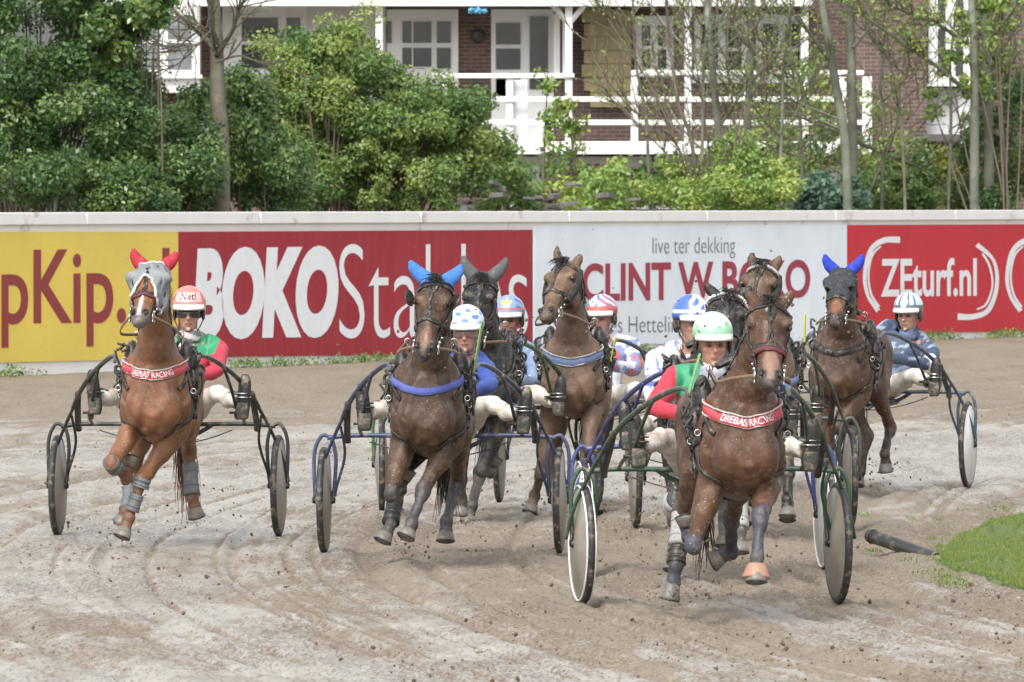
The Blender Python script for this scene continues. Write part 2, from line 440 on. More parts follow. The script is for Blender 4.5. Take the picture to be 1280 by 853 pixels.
# boards
def board(px0, px1, pt0, pt1, pb0, pb1, m, label, name='advertising_board'):
    cs = [on_wall(px0, pb0, .003), on_wall(px1, pb1, .003), on_wall(px1, pt1, .003), on_wall(px0, pt0, .003)]
    z0 = (cs[0].z+cs[1].z)/2; z1 = (cs[2].z+cs[3].z)/2
    root = empty(name, (cs[0]+cs[1])/2, label, 'sign', 'advertising boards on the track wall')
    mb = MB()
    fr = cs; bk = [c + WNn*.022 for c in cs]
    mb.add(fr+bk, [(0,1,2,3),(4,7,6,5),(0,4,5,1),(1,5,6,2),(2,6,7,3),(3,7,4,0)])
    mb.build('panel', m, root, smooth=False, normals=True)
    return root
def bmat(name, col, streak=.5):
    m, t, b = nt(name)
    tc = N(t, 'ShaderNodeTexCoord'); mp = N(t, 'ShaderNodeMapping'); t.links.new(tc.outputs['Object'], mp.inputs[0]); mp.inputs['Scale'].default_value = (1,1,.12)
    n = noise_node(t, 9, 6, .7, mp.outputs[0]); n0 = noise_node(t, .8, 4, .6)
    base = mix(t, ramp(t, n, [(.45,0), (.75,streak*.5)]), col, tuple(min(1, c*.6+.25) for c in col))
    base = mix(t, 1.0, base, ramp(t, n0, [(.3,.86), (.7,1.0)]), 'MULTIPLY')
    v = N(t, 'ShaderNodeTexVoronoi'); v.inputs['Scale'].default_value = 7; t.links.new(tc.outputs['Object'], v.inputs['Vector'])
    base = mix(t, ramp(t, v.outputs['Distance'], [(0,.8), (.05,.7), (.09,0)]), base, (.3,.24,.18))
    t.links.new(base, b.inputs['Base Color']); b.inputs['Roughness'].default_value = .5; b.inputs['Specular IOR Level'].default_value = .3
    return m
M['b_yellow'] = bmat('yellow_board', (.76,.58,.10), .25)
M['b_red'] = bmat('dark_red_board', (.34,.009,.024), .22)
M['b_white'] = bmat('white_board', (.78,.85,.92), .10)
M['b_red2'] = bmat('bright_red_board', (.56,.012,.028), .12)
M['t_maroon'] = mat('maroon_paint', (.26,.02,.02), .5, var=.1)
M['t_wine'] = mat('wine_paint', (.32,.015,.045), .5, var=.1)
M['t_grey'] = mat('grey_paint', (.14,.14,.16), .5, var=.1)
M['t_white'] = mat('white_paint', (.80,.82,.85), .5, var=.08)
by = board(-260, 221, 290, 290, 460, 448, M['b_yellow'], 'yellow advertising board with maroon Kip lettering at the left')
brd = board(223, 664, 290, 287.5, 447, 441.5, M['b_red'], 'dark red advertising board with big white BOKO Stables lettering')
bw = board(666, 1057, 284, 281, 432.5, 426.5, M['b_white'], 'white advertising board with dark red and thin grey lettering')
bz = board(1058.5, 1420, 281.5, 280, 417.5, 412, M['b_red2'], 'bright red advertising board with white lettering between two brackets')
def glyph_mesh(txt, offset=0, shear=0, spacing=1.0):
    cu = bpy.data.curves.new('t', 'FONT'); cu.body = txt; cu.offset = offset; cu.shear = shear; cu.space_character = spacing
    cu.resolution_u = 6; cu.fill_mode = 'FRONT'
    ob = bpy.data.objects.new('t', cu); COL.objects.link(ob)
    dg = bpy.context.evaluated_depsgraph_get(); dg.update()
    me = bpy.data.meshes.new_from_object(ob.evaluated_get(dg), depsgraph=dg)
    bpy.data.objects.remove(ob)
    v = verts_np(me).copy(); f = [tuple(p.vertices) for p in me.polygons]
    bpy.data.meshes.remove(me); return v, f
def lettering(root, txt, px0, px1, pyt0, pyb0, m, offset=0, shear=0, slope=0, spacing=1.0, off=.030, ref=None):
    """letters painted on a board: cap height spans pyt0..pyb0 at px0; slope = px drop over the whole width"""
    v, f = glyph_mesh(txt, offset, shear, spacing)
    rv, _ = glyph_mesh(ref or 'H', offset, shear)
    y0, y1 = rv[:,1].min(), rv[:,1].max(); x0, x1 = v[:,0].min(), v[:,0].max()
    mb = MB(); out = []
    for x, y, _ in v:
        k = (x-x0)/(x1-x0); px = px0+(px1-px0)*k
        hh = (pyb0-pyt0); hs = 1-.0*k
        py = pyb0 - (y-y0)/(y1-y0)*hh*hs + slope*k
        out.append(on_wall(px, py, off))
    mb.add(out, f)
    return mb.build('lettering', m, root, smooth=False, normals=False)
lettering(by, 'pKip.nl', 2, 212, 313, 405, M['t_maroon'], .012, 0, -3)
lettering(brd, 'BOKO', 241, 423, 311, 424, M['t_white'], .062, .12, -3)
lettering(brd, 'Stables', 424, 660, 307, 422, M['t_white'], -.012, 0, -3)
lettering(bw, 'live ter dekking', 816, 919, 297, 317, M['t_grey'], -.012, 0, -1, ref='l')
lettering(bw, 'CLINT W BOKO', 728, 1013, 330, 377, M['t_wine'], .028, 0, -5)
lettering(bw, 'Kees Hetteling', 742, 856, 396, 416, M['t_grey'], -.012, 0, -1)
lettering(bz, 'ZEturf.nl', 1101, 1221, 324, 371, M['t_white'], .022, 0, -1)
def arc(root, pts, w):
    mb = MB(); n = len(pts); vs = []
    P2, W2 = crom([Vector((x, y, 0)) for x, y in pts], [(a, a) for a in w], 8)
    for i, p in enumerate(P2):
        t = (P2[min(i+1, len(P2)-1)] - P2[max(i-1, 0)]).normalized(); nn = Vector((-t.y, t.x, 0))*W2[i][0]
        vs += [on_wall(p.x+nn.x, p.y+nn.y, .030), on_wall(p.x-nn.x, p.y-nn.y, .030)]
    mb.add(vs, [(2*i, 2*i+1, 2*i+3, 2*i+2) for i in range(len(P2)-1)])
    mb.build('bracket_mark', M['t_white'], root, smooth=False)
def brackets(dx):
    arc(bz, [(1125+dx,300),(1104+dx,301),(1088+dx,314),(1081+dx,345),(1085+dx,370),(1098+dx,389)], [4,3.5,3,2.5,2,3])
    arc(bz, [(1101+dx,308),(1090+dx,320),(1085.5+dx,345),(1089+dx,368),(1099+dx,384)], [1,1.4,1.2,1.4,1.5])
    arc(bz, [(1197+dx,396),(1217+dx,396),(1236+dx,387),(1246+dx,357),(1242+dx,326),(1221+dx,306)], [4,3.5,3,2.5,2,3])
    arc(bz, [(1221+dx,387),(1233+dx,380),(1240.5+dx,357),(1237+dx,333),(1228+dx,317)], [1,1.4,1.2,1.4,1.5])
brackets(0); brackets(178)
# posts of a timber rail peeping over the wall from behind
M['post'] = mat('dark_timber_post', (.10,.095,.09), .8)

# ---------------------------------------------------------------- house behind (far, facing the track)
HD = 178.0                           # distance of its front wall
def hx(px, D=HD): return pxx(px, D)
def hz(py, D=HD): return pz(py, D)
def bricks():
    m, t, b = nt('dark_red_brick')
    tc = N(t, 'ShaderNodeTexCoord'); mp = N(t, 'ShaderNodeMapping'); mp.inputs['Rotation'].default_value = (R(90),0,0); t.links.new(tc.outputs['Object'], mp.inputs[0])
    br = N(t, 'ShaderNodeTexBrick'); br.inputs['Scale'].default_value = 1; br.inputs['Brick Width'].default_value = .23; br.inputs['Row Height'].default_value = .075
    br.inputs['Mortar Size'].default_value = .008
    br.inputs['Color1'].default_value = (.125,.068,.055,1); br.inputs['Color2'].default_value = (.078,.046,.042,1); br.inputs['Mortar'].default_value = (.17,.15,.135,1)
    t.links.new(mp.outputs[0], br.inputs['Vector'])
    base = mix(t, 1.0, br.outputs['Color'], ramp(t, noise_node(t, 1.5, 5), [(.3,.7),(.7,1.1)]), 'MULTIPLY')
    t.links.new(base, b.inputs['Base Color']); b.inputs['Roughness'].default_value = .85
    return m
M['brick'] = bricks()
M['hwhite'] = mat('white_house_paint', (.70,.71,.71), .5, 0, .12, 1.5)
M['hgrey'] = mat('grey_render', (.55,.55,.56), .7, 0, .15, 1.2)
M['planks'] = mat('yellow_timber_planks', (.33,.27,.15), .7, 0, .35, 3)
M['pane'] = mat('dark_window_glass', (.035,.045,.045), .06, 0, .5, 1.2, coat=.5)
M['dark_room'] = mat('dark_room_glass', (.03,.032,.03), .1, 0, .6, 1)
M['curtain'] = mat('pale_curtain', (.20,.22,.225), .3, 0, .6, 3)
M['rooft'] = mat('dark_roof_tiles', (.08,.07,.07), .7, 0, .3, 2)
house = empty('brick_house', (hx(620), HD, 0), 'brick house with white windows and a raised white verandah behind the hedge', 'house')
def hbox(name, x0, x1, y0, y1, d0, d1, m, parent=house, bevel=0):
    """x0..x1, y0..y1 in photograph pixels at the front face, d0 front depth offset, d1 back"""
    mb = MB(); D = HD+d0
    mb.box((pxx(x0,D), D, pz(y1,D)), (pxx(x1,D), HD+d1, pz(y0,D)))
    return mb.build(name, m, parent, smooth=False, bevel=bevel)
# walls and the storey above the frame
mb = MB(); mb.box((hx(130), HD, -.1), (hx(1330), HD+8, 7.4)); mb.build('wall', M['brick'], house, smooth=False)
mb = MB()
x0, x1 = hx(100), hx(1360)
mb.add([(x0,HD-.6,7.3),(x1,HD-.6,7.3),(x1,HD+4,10.6),(x0,HD+4,10.6),(x1,HD+8.6,7.3),(x0,HD+8.6,7.3)], [(0,1,2,3),(3,2,4,5),(0,3,5),(1,4,2),(0,5,4,1)])
mb.build('roof', M['rooft'], house, smooth=False)
def window(px0, px1, py0, py1, cols, rows, d=-.06, glass='pane', fr=3.2, sill=True):
    D = HD+d
    w = hbox('window', px0, px1, py0, py1, d, 0.02, M['hwhite'], bevel=.01)
    # the glass stands in the openings, set a little proud of the casing's face so no planes meet
    cw = (px1-px0-fr)/cols; ch = (py1-py0-fr)/rows if isinstance(rows, int) else None
    rs = [(py0+fr+i*ch, py0+(i+1)*ch) for i in range(rows)] if isinstance(rows, int) else rows
    for c in range(cols):
        for r0, r1 in rs:
            hbx = MB(); a = px0+fr+c*cw; b_ = px0+(c+1)*cw
            Dg = D-.004
            hbx.box((pxx(a,Dg), Dg, pz(r1,Dg)), (pxx(b_,Dg), Dg+.03, pz(r0,Dg)))
            o = hbx.build('pane', M[glass], None, smooth=False); o.parent = w; o.location = -Vector(parent_loc(w))
            # slim raised bars round the pane
            fb = MB(); e = .02
            xa, xb, za, zb = pxx(a,Dg), pxx(b_,Dg), pz(r1,Dg), pz(r0,Dg)
            fb.box((xa-e,Dg-.03,za-e),(xb+e,Dg-.006,za)); fb.box((xa-e,Dg-.03,zb),(xb+e,Dg-.006,zb+e))
            fb.box((xa-e,Dg-.03,za+.0),(xa,Dg-.006,zb)); fb.box((xb,Dg-.03,za),(xb+e,Dg-.006,zb))
            o2 = fb.build('frame', M['hwhite'], None, smooth=False); o2.parent = w; o2.location = -Vector(parent_loc(w))
    if sill:
        sb = MB(); sb.box((pxx(px0-3,D), D-.10, pz(py1+4,D)), (pxx(px1+3,D), D-.002, pz(py1,D)))
        o = sb.build('sill', M['hwhite'], None, smooth=False); o.parent = w; o.location = -Vector(parent_loc(w))
    return w
hbox('wall_panel', 130, 250, -60, 116, -.9, 0, M['hwhite']); hbox('wall_panel', 278, 384, -40, 112, -.05, 0, M['hwhite'])
window(160, 250, 14, 94, 2, [(20,50),(54,88)], d=-.96, glass='curtain', fr=10)
window(292, 358, 8, 92, 1, [(22,52),(56,86)], fr=10, d=-.1)
window(346, 384, 8, 92, 1, [(22,52),(56,86)], fr=8, d=-.08)
hbox('wall_panel', 384, 482, -20, 130, -.10, 0, M['hgrey'])
window(483, 573, 12, 128, 1, [(27,54),(60,84)], fr=58, sill=False)
# two more lights of the big french window and the door
def pane_on(px0, px1, py0, py1, d, m='pane'):
    return hbox('window_pane', px0, px1, py0, py1, d-.012, d+.02, M[m])
for a in ((483.5,489.5,27,54),(503,531,27,54),(503,531,60,86),(546,563.5,27,54),(546,563.5,60,86)):
    pane_on(*a, -.075)
door = hbox('door', 614, 692, 12, 180, -.07, 0.02, M['hwhite'])
for a in ((620,650.5,29,56),(620,650.5,61,87),(620,650.5,98,120),(620,632,100,120),(662,685,21,90),(662,685,92,112)):
    pane_on(*a, -.085)
hbox('window_frame', 692, 700, 18, 92, -.9, 0, M['hwhite']); hbox('window_frame', 703, 707, 18, 92, -1.0, -.8, M['hwhite'])
# round wall lamp
mb = MB(); c = Vector((hx(597), HD-.12, hz(45))); mb.lathe(c, (0,-1,0), [(-.1,.0),(-.1,.13),(.0,.13),(.03,.10),(.03,0)], 20)
mb.build('wall_lamp', M['hub'], house)
hbox('timber_cladding', 738, 789, 12, 134, -.30, 0, M['planks'])
for k in range(6): hbox('timber_plank', 727+k%2*3, 789, 13+k*17, 28.6+k*17, -.34-.015*(k%2), -.301, M['planks'])
window(793, 842, 20, 92, 2, [(32,58),(62,86)], fr=9)
window(868, 936, 18, 100, 2, [(30,60),(64,94)], fr=9)
window(945, 1008, 18, 100, 2, [(30,60),(64,94)], fr=8)
hbox('brick_pier', 1068, 1158, -60, 188, -1.2, 0, M['brick'])
window(1160, 1216, -30, 104, 2, [(-20,30),(36,96)], d=-.9, fr=12)
hbox('lower_panel', 1155, 1212, 110, 170, -.5, 0, M['hgrey'])
hbox('window_frame', 1198, 1213, 100, 170, -.62, -.501, M['hwhite'])
hbox('sill', 1140, 1214, 168, 177, -1.3, -.3, M['rooft'])
hbox('base_band', 636, 1060, 196, 262, -.9, 0, M['hgrey'])
# verandah: eaves beam, posts, rails, deck edge
VD = -2.0
ver = empty('white_verandah', (hx(700, HD+VD), HD+VD, 0), 'white painted timber verandah with rails in front of the brick house', 'verandah')
def vbox(name, x0, x1, y0, y1, d0=VD, d1=VD+.12, m='hwhite', bv=.01):
    return hbox(name, x0, x1, y0, y1, d0, d1, M[m], ver, bv)
vbox('eaves_beam', 236, 1016, -8, 8, VD-.25, VD+.2); vbox('gutter', 236, 1020, -14, -9, VD-.36, VD-.2)
vbox('soffit', 236, 1016, -20, -9.5, VD-.2, -.01)
for x in (474, 711, 860, 1006): vbox('post', x-4.5, x+4.5, 8.2, 186, VD, VD+.16)
for a, b_ in ((711, -1), (711, 1)):
    mb = MB(); D = HD+VD+.05
    mb.tube([P(a, 30, D), P(a+b_*24, 2, D)], .05, n=4, sub=1); mb.build('brace', M['hwhite'], ver, smooth=False)
for x in (555, 637, 793, 935): vbox('rail_post', x-4.5, x+4.5, 94, 186, VD, VD+.12)
vbox('handrail', 540, 718, 92, 98, VD-.06, VD-.002); vbox('handrail', 789, 1080, 88, 94, VD-.06, VD-.002)
for y in (121, 150): vbox('rail', 560, 1084, y, y+6.5, VD-.05, VD-.002)
vbox('deck_edge', 640, 1090, 177, 193, VD-.10, -.01); vbox('deck_edge', 546, 640, 170, 182, VD-.12, VD)
for x in (1052, 1084): vbox('rail_post', x-6, x+6, 96, 186, VD-.02, VD+.12)
vbox('side_panel', 640, 660, 100, 177, VD+.2, VD+.3)
# dark planter with grasses on the deck, small blue hanging flowers
pl = empty('hanging_flowers', (pxx(597,HD-2.2), HD-2.2, hz(16)), 'small bunch of blue flowers hanging under the verandah beam', 'hanging plant')
M['blue'] = mat('blue_petals', (.10,.35,.55), .5)
mb = MB()
for i in range(60):
    c = P(597+random.uniform(-11,11), 14+random.uniform(-3,3), HD-2.3+random.uniform(-.2,.2)); mb.ball(c, random.uniform(.015,.035), n=5, m=4)
mb.tube([P(597, 8, HD-2.3), P(597, 13, HD-2.3)], .012, n=5, sub=1)
mb.build('flowers', M['blue'], pl)

# ---------------------------------------------------------------- plants
def leaf_mat(name, a, b_, c, rough=.45):
    m, t, b = nt(name)
    at = N(t, 'ShaderNodeAttribute', attribute_name='Col'); sp = N(t, 'ShaderNodeSeparateColor'); t.links.new(at.outputs['Color'], sp.inputs[0])
    r = N(t, 'ShaderNodeValToRGB'); t.links.new(sp.outputs[0], r.inputs[0]); e = r.color_ramp.elements; e.new(.5)
    for i, cc in enumerate((a, b_, c)): e[i].position = (0, .5, 1)[i]; e[i].color = (*cc, 1)
    t.links.new(r.outputs[0], b.inputs['Base Color']); b.inputs['Roughness'].default_value = rough
    tr = N(t, 'ShaderNodeBsdfTranslucent'); t.links.new(r.outputs[0], tr.inputs[0])
    ms = N(t, 'ShaderNodeMixShader'); ms.inputs[0].default_value = .32
    out = [n for n in t.nodes if n.type == 'OUTPUT_MATERIAL'][0]
    t.links.new(b.outputs[0], ms.inputs[1]); t.links.new(tr.outputs[0], ms.inputs[2]); t.links.new(ms.outputs[0], out.inputs[0])
    return m
M['ivy'] = leaf_mat('dark_ivy_leaf', (.028,.068,.022), (.075,.15,.042), (.20,.27,.075), .34)
M['bush'] = leaf_mat('bush_leaf', (.05,.11,.032), (.13,.215,.052), (.27,.33,.085))
M['spring'] = leaf_mat('spring_leaf', (.08,.15,.03), (.18,.29,.06), (.34,.40,.10))
M['yel'] = leaf_mat('yellow_leaf', (.12,.16,.03), (.24,.26,.05), (.36,.33,.09))
M['bluegreen'] = leaf_mat('bluegreen_leaf', (.04,.09,.06), (.10,.19,.13), (.18,.28,.19))
M['brownl'] = leaf_mat('brown_leaf', (.06,.045,.03), (.12,.09,.05), (.20,.15,.08))
M['bark'] = mat('mossy_bark', (.16,.15,.11), .85, 0, .5, 4, .2, 5, .8, 18)
M['bark_grey'] = mat('grey_green_bark', (.185,.20,.15), .85, 0, .6, 3, 0, 5, .8, 15)
M['twig'] = mat('brown_twig', (.13,.105,.08), .8, 0, .4, 6)
def leaves(clumps, n, size, seed, shade=.5, flat=0.0):
    """n leaves on the shells of ellipsoidal clumps (c, r, weight, tone) -> mesh"""
    g_ = np.random.default_rng(seed)
    C = np.array([list(c[0]) for c in clumps]); Rr = np.array([list(c[1]) for c in clumps]); T = np.array([c[2] for c in clumps])
    vol = (Rr.prod(1))**(2/3.); pr = vol/vol.sum()
    k = g_.choice(len(clumps), n, p=pr)
    d = g_.normal(size=(n,3)); d /= np.linalg.norm(d, axis=1)[:,None]
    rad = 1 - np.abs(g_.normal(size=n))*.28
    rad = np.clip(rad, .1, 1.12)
    pos = C[k] + d*Rr[k]*rad[:,None] + g_.normal(size=(n,3))*.03
    nrm = d*.7 + g_.normal(size=(n,3))*.6 + np.array([0,-.15,.35]); nrm /= np.linalg.norm(nrm, axis=1)[:,None]
    t = np.cross(nrm, g_.normal(size=(n,3))); t /= np.linalg.norm(t, axis=1)[:,None]; b = np.cross(nrm, t)
    s = size*(.55+.8*g_.random(n))[:,None]
    V = np.stack([pos - t*s, pos + b*s*.55 + nrm*s*.12, pos + t*s, pos - b*s*.55 + nrm*s*.12], 1).reshape(-1,3)
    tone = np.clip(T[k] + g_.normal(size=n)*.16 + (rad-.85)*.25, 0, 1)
    Fq = np.arange(4*n, dtype=np.int32)
    me = bpy.data.meshes.new('foliage')
    me.vertices.add(4*n); me.vertices.foreach_set('co', V.ravel()); me.loops.add(4*n); me.loops.foreach_set('vertex_index', Fq)
    me.polygons.add(n); me.polygons.foreach_set('loop_start', np.arange(0,4*n,4,dtype=np.int32)); me.polygons.foreach_set('loop_total', np.full(n,4,np.int32)); me.update()
    set_col(me, np.repeat(tone,4)[:,None]*np.ones((1,3)))
    return me
def clump_fill(shape, nc, r0, r1, seed, tone=.45, tv=.25):
    """random sub-clumps filling big ellipsoids given as (px,py,D, rpx, rpy, rD)"""
    g_ = random.Random(seed); out = []
    vols = [s_[3]*s_[4]*s_[5] for s_ in shape]; tot = sum(v**.67 for v in vols)
    for s_, v in zip(shape, vols):
        px, py, D, rx, ry, rd = s_; c = P(px, py, D); k = D/F
        for i in range(max(2, int(nc*(v**.67)/tot))):
            while True:
                a, b_, e = g_.uniform(-1,1), g_.uniform(-1,1), g_.uniform(-1,1)
                if a*a+b_*b_+e*e < 1: break
            ln = math.sqrt(a*a+b_*b_+e*e)+1e-6; sc_ = (ln**.5)/ln
            p = c + Vector((a*sc_*rx*k, e*sc_*rd, b_*sc_*ry*k))
            r = g_.uniform(r0, r1)
            out.append((p, (r*g_.uniform(.8,1.3), r*g_.uniform(.8,1.2), r*g_.uniform(.6,1.0)), min(1, max(0, tone+g_.uniform(-tv,tv)))))
    return out
def add_foliage(root, clumps, n, size, seed, m, name='foliage'):
    me = leaves(clumps, n, size, seed)
    off = np.array(parent_loc(root)); set_verts(me, verts_np(me)-off)
    return link(name, me, M[m], root)
def twigs(root, base, tips, r, m='twig', seed=0, name='branches'):
    g_ = random.Random(seed); mb = MB()
    for tp in tips:
        tp = Vector(tp); b0 = Vector(base) + Vector((g_.uniform(-.2,.2), g_.uniform(-.2,.2), 0))
        mid = b0.lerp(tp, .5) + Vector((g_.uniform(-.15,.15), g_.uniform(-.15,.15), g_.uniform(0,.25)))
        mb.tube([b0, mid, tp], [r, r*.7, r*.25], n=5, sub=3)
    return mb.build(name, M[m], root)
def gsh(px, D): return D + max(0, min(8, (px-560)/45.)) if px > 560 else D
def bush(name, label, cat, shape, nc, r0, r1, n, size, seed, m='bush', tone=.45, tv=.25, group=None, twm='twig'):
    shape = [(s_[0], s_[1], gsh(s_[0], s_[2]) if s_[3] < 300 else s_[2]+8, *s_[3:]) for s_ in shape]
    px, py, D = shape[0][:3]
    root = empty(name, (pxx(px, D), D, 0), label, cat, group)
    cl = clump_fill(shape, nc, r0, r1, seed, tone, tv)
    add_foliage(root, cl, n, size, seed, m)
    twigs(root, (pxx(px, D), D, 0), [c[0] for c in cl[::3]], .025, twm, seed)
    return root
def wd(px): # distance of the wall at a pixel column
    return on_wall(px, 265).y
# left: ivy smothered tree, bushes over the wall
bush('ivy_tree', 'tall tree smothered in dark ivy at the far left over the wall', 'tree', [(40,60,131,95,110,2.2),(20,190,129,90,75,1.6),(115,40,131,45,60,1.5),(135,150,130,45,60,1.2),(70,-60,131,110,60,2)], 150, .18,.42, 70000, .038, 1, 'ivy', .42, .3)
bush('evergreen_bush', 'dark evergreen bush between the ivy tree and the bare trunk', 'bush', [(180,190,131,60,70,1.5),(230,215,131,45,50,1.2),(165,130,132,28,35,1.0),(150,235,129,70,30,.8)], 110, .16,.36, 42000, .036, 2, 'ivy', .5, .28, 'bushes behind the wall')
bush('evergreen_bush', 'mixed green bush right behind the bare mossy trunk', 'bush', [(300,195,134,50,75,1.5),(335,220,134,45,45,1.2),(296,130,134,30,40,1.2),(250,225,134,50,45,1.2),(245,150,134.5,40,40,1.0)], 100, .16,.34, 38000, .035, 3, 'ivy', .6, .3, 'bushes behind the wall')
bush('leafy_bush', 'big rounded yellow green bush in front of the house', 'bush', [(440,150,140,105,85,2.2),(395,110,140,70,60,1.8),(520,190,140,80,60,1.8),(590,185,140,45,62,1.4),(540,140,140,55,50,1.4),(360,215,138,50,50,1.2),(480,225,139,120,38,1.4),(418,62,140,60,30,1.2),(395,200,140,60,60,1.6),(360,165,139.5,40,60,1.2),(415,165,138.4,34,75,.5)], 320, .14,.32, 115000, .035, 4, 'bush', .50, .32, 'bushes behind the wall')
bush('feathery_shrub', 'feathery pale green sprays on top of the big rounded bush', 'shrub', [(395,110,138.2,35,35,.6),(380,70,138.4,50,30,.6),(440,40,139,40,28,.7),(350,60,139,30,40,.6)], 30, .10,.25, 2600, .03, 5, 'bush', .85, .2)
bush('low_shrub', 'low straggly green shrub beside the verandah corner', 'shrub', [(615,225,146,32,42,1.0),(650,250,146,26,20,.8)], 26, .12,.28, 3200, .05, 6, 'bush', .6, .3, 'low shrubs in the garden')
bush('low_shrub', 'brownish low shrub under the verandah rail', 'shrub', [(700,240,152,45,24,.8),(760,232,152,30,26,.8)], 26, .12,.24, 2400, .05, 61, 'brownl', .6, .3, 'low shrubs in the garden')
bush('low_shrub', 'bright green spreading shrub in the middle of the garden', 'shrub', [(770,232,149,40,30,1.0),(735,248,148,40,16,.8),(835,225,149,34,28,1.0)], 40, .12,.26, 4200, .05, 7, 'spring', .6, .3, 'low shrubs in the garden')
bush('spring_bush', 'fresh bright green bush right of the garden middle', 'bush', [(930,222,147,48,44,1.2),(905,245,146,60,22,1.0),(965,240,146,30,26,1.0)], 60, .14,.3, 14000, .038, 8, 'spring', .6, .3, 'bushes behind the wall')
bush('blue_green_shrub', 'low blue green shrub between the pale trunks', 'shrub', [(1040,245,151,38,24,.9),(1012,250,151,22,16,.8)], 26, .12,.26, 3400, .05, 9, 'bluegreen', .6, .25, 'low shrubs in the garden')
bush('low_shrub', 'olive shrub full of bare twigs behind the pale trunks', 'shrub', [(1010,180,156,60,60,1.4),(990,110,157,50,60,1.2),(1090,170,157,60,60,1.2)], 60, .12,.3, 4200, .045, 10, 'bush', .7, .3, 'low shrubs in the garden')
bush('dark_shrub', 'dark green low shrub near the right pale trunks', 'shrub', [(1130,228,154,40,40,1.0),(1100,245,153,40,22,.8)], 36, .14,.3, 5200, .05, 11, 'bush', .35, .25, 'low shrubs in the garden')
bush('yellow_bush', 'small yellow green bush beside the ivy covered trunks', 'bush', [(1192,228,155,24,38,.9)], 18, .12,.26, 2600, .05, 12, 'yel', .5, .3)
bush('ivy_tangle', 'dense dark ivy wrapped round the lower trunks at the right edge', 'ivy', [(1235,205,153,32,62,1.0),(1265,180,153,24,80,1.0),(1225,250,152,50,22,.8),(1250,120,154,20,70,.7)], 70, .14,.32, 18000, .037, 13, 'ivy', .5, .3)
bush('foliage_branch', 'spray of fresh leaves hanging in at the top right corner', 'branch', [(1270,20,150,30,40,.8),(1190,110,151,40,50,.8),(1215,40,151,40,40,.8)], 26, .08,.2, 1500, .055, 14, 'spring', .6, .25)
bush('foliage_branch', 'spray of leaves hanging in at the top left before the windows', 'branch', [(180,10,130,40,25,.8),(150,60,130.6,22,50,.8)], 30, .10,.26, 4200, .055, 15, 'ivy', .6, .3)
# hedge that closes the garden beyond the frame, seen only through gaps
bush('garden_hedge', 'dark hedge in the gap under the verandah deck', 'hedge', [(1010,226,163,420,36,.9)], 60, .25,.5, 7000, .07, 16, 'ivy', .3, .2)
# saplings
def sapling(px, py_top, D, lean, seed, label, m='spring', r=.03, nl=500, grp='saplings in the garden'):
    D = gsh(px, D); base = Vector((pxx(px, D), D, 0)); top = P(px+lean, py_top, D)
    root = empty('sapling', base, label, 'sapling', grp)
    g_ = random.Random(seed); mb = MB()
    mid = base.lerp(top, .5) + Vector((g_.uniform(-.08,.08), 0, 0))
    mb.tube([base, mid, top], [r, r*.8, r*.3], n=6, sub=4); mb.build('trunk', M['twig'], root)
    mb = MB(); cl = []
    for i in range(16):
        k = g_.uniform(.55, 1.0); p = base.lerp(top, k); a = g_.uniform(0, 6.28)
        e = p + Vector((math.cos(a)*.35, math.sin(a)*.3, g_.uniform(.05,.4)))*(1.3-k)
        mb.tube([p, p.lerp(e,.5)+Vector((0,0,.03)), e], [r*.4, r*.3, r*.12], n=4, sub=2)
        cl.append((e, (.09,.09,.08), g_.uniform(.3,.9))); cl.append((p, (.06,.06,.09), g_.uniform(.3,.9)))
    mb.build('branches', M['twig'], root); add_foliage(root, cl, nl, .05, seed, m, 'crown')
sapling(680, 90, 152, 5, 1, 'thin leafy sapling left of the verandah post')
sapling(735, 125, 152, -28, 2, 'thin leafy sapling right of the verandah post', nl=420)
sapling(700, 150, 153, 20, 3, 'short bushy sapling below the verandah rail', nl=380)
# trees with bare limbs
def tree(px, D, pts, r0, r1, label, branches, m='bark', twn=60, seed=0, nl=900, lm='spring', grp=None, ls=.05, wood='twig'):
    """pts: trunk as (px,py); branches: list of [(px,py)...], r"""
    D = gsh(px, D)+(1.5 if px > 1180 else 0); base = Vector((pxx(pts[0][0], D), D, -.05))
    root = empty('tree', (base.x, D, 0), label, 'tree', grp)
    g_ = random.Random(seed); mb = MB()
    tp = [base]+[P(x, y, D+.15*i*g_.uniform(-1,1)) for i, (x, y) in enumerate(pts[1:])]
    n = len(tp); mb.tube(tp, [r0+(r1-r0)*i/(n-1) for i in range(n)], n=10, sub=5)
    mb.build('trunk', M[m], root)
    lb = MB(); ends = []
    for br, r in branches:
        dd = g_.uniform(-.6,.6)
        bp = [P(x, y, D + dd*i) for i, (x, y) in enumerate(br)]
        lb.tube(bp, [r*(1-.75*i/(len(bp)-1)) for i in range(len(bp))], n=7, sub=5)
        ends += [(bp[i].lerp(bp[i+1], g_.random()), (bp[i+1]-bp[i]).normalized(), r*.45) for i in range(len(bp)-1) for _ in range(3)]
    lb.build('limb', M[m], root)
    tw = MB(); cl = []
    for i in range(twn):
        p, d, r = g_.choice(ends) if ends else (tp[-2], Vector((0,0,1)), .03)
        L = g_.uniform(.4, 1.1); q = p
        d2 = (d + Vector((g_.uniform(-1,1), g_.uniform(-1,1), g_.uniform(-.3,1)))).normalized()
        pl_ = [q]
        for k in range(3):
            d2 = (d2 + Vector((g_.uniform(-.4,.4), g_.uniform(-.4,.4), g_.uniform(-.25,.35)))).normalized(); q = q + d2*L/3; pl_.append(q)
            cl.append((q.copy(), (.07,.07,.06), g_.uniform(.2,1)))
        tw.tube(pl_, [min(.012, r*.6), .009, .007, .004], n=4, sub=2)
    tw.build('twigs', M[wood], root)
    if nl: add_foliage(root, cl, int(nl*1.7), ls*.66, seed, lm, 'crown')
    return root
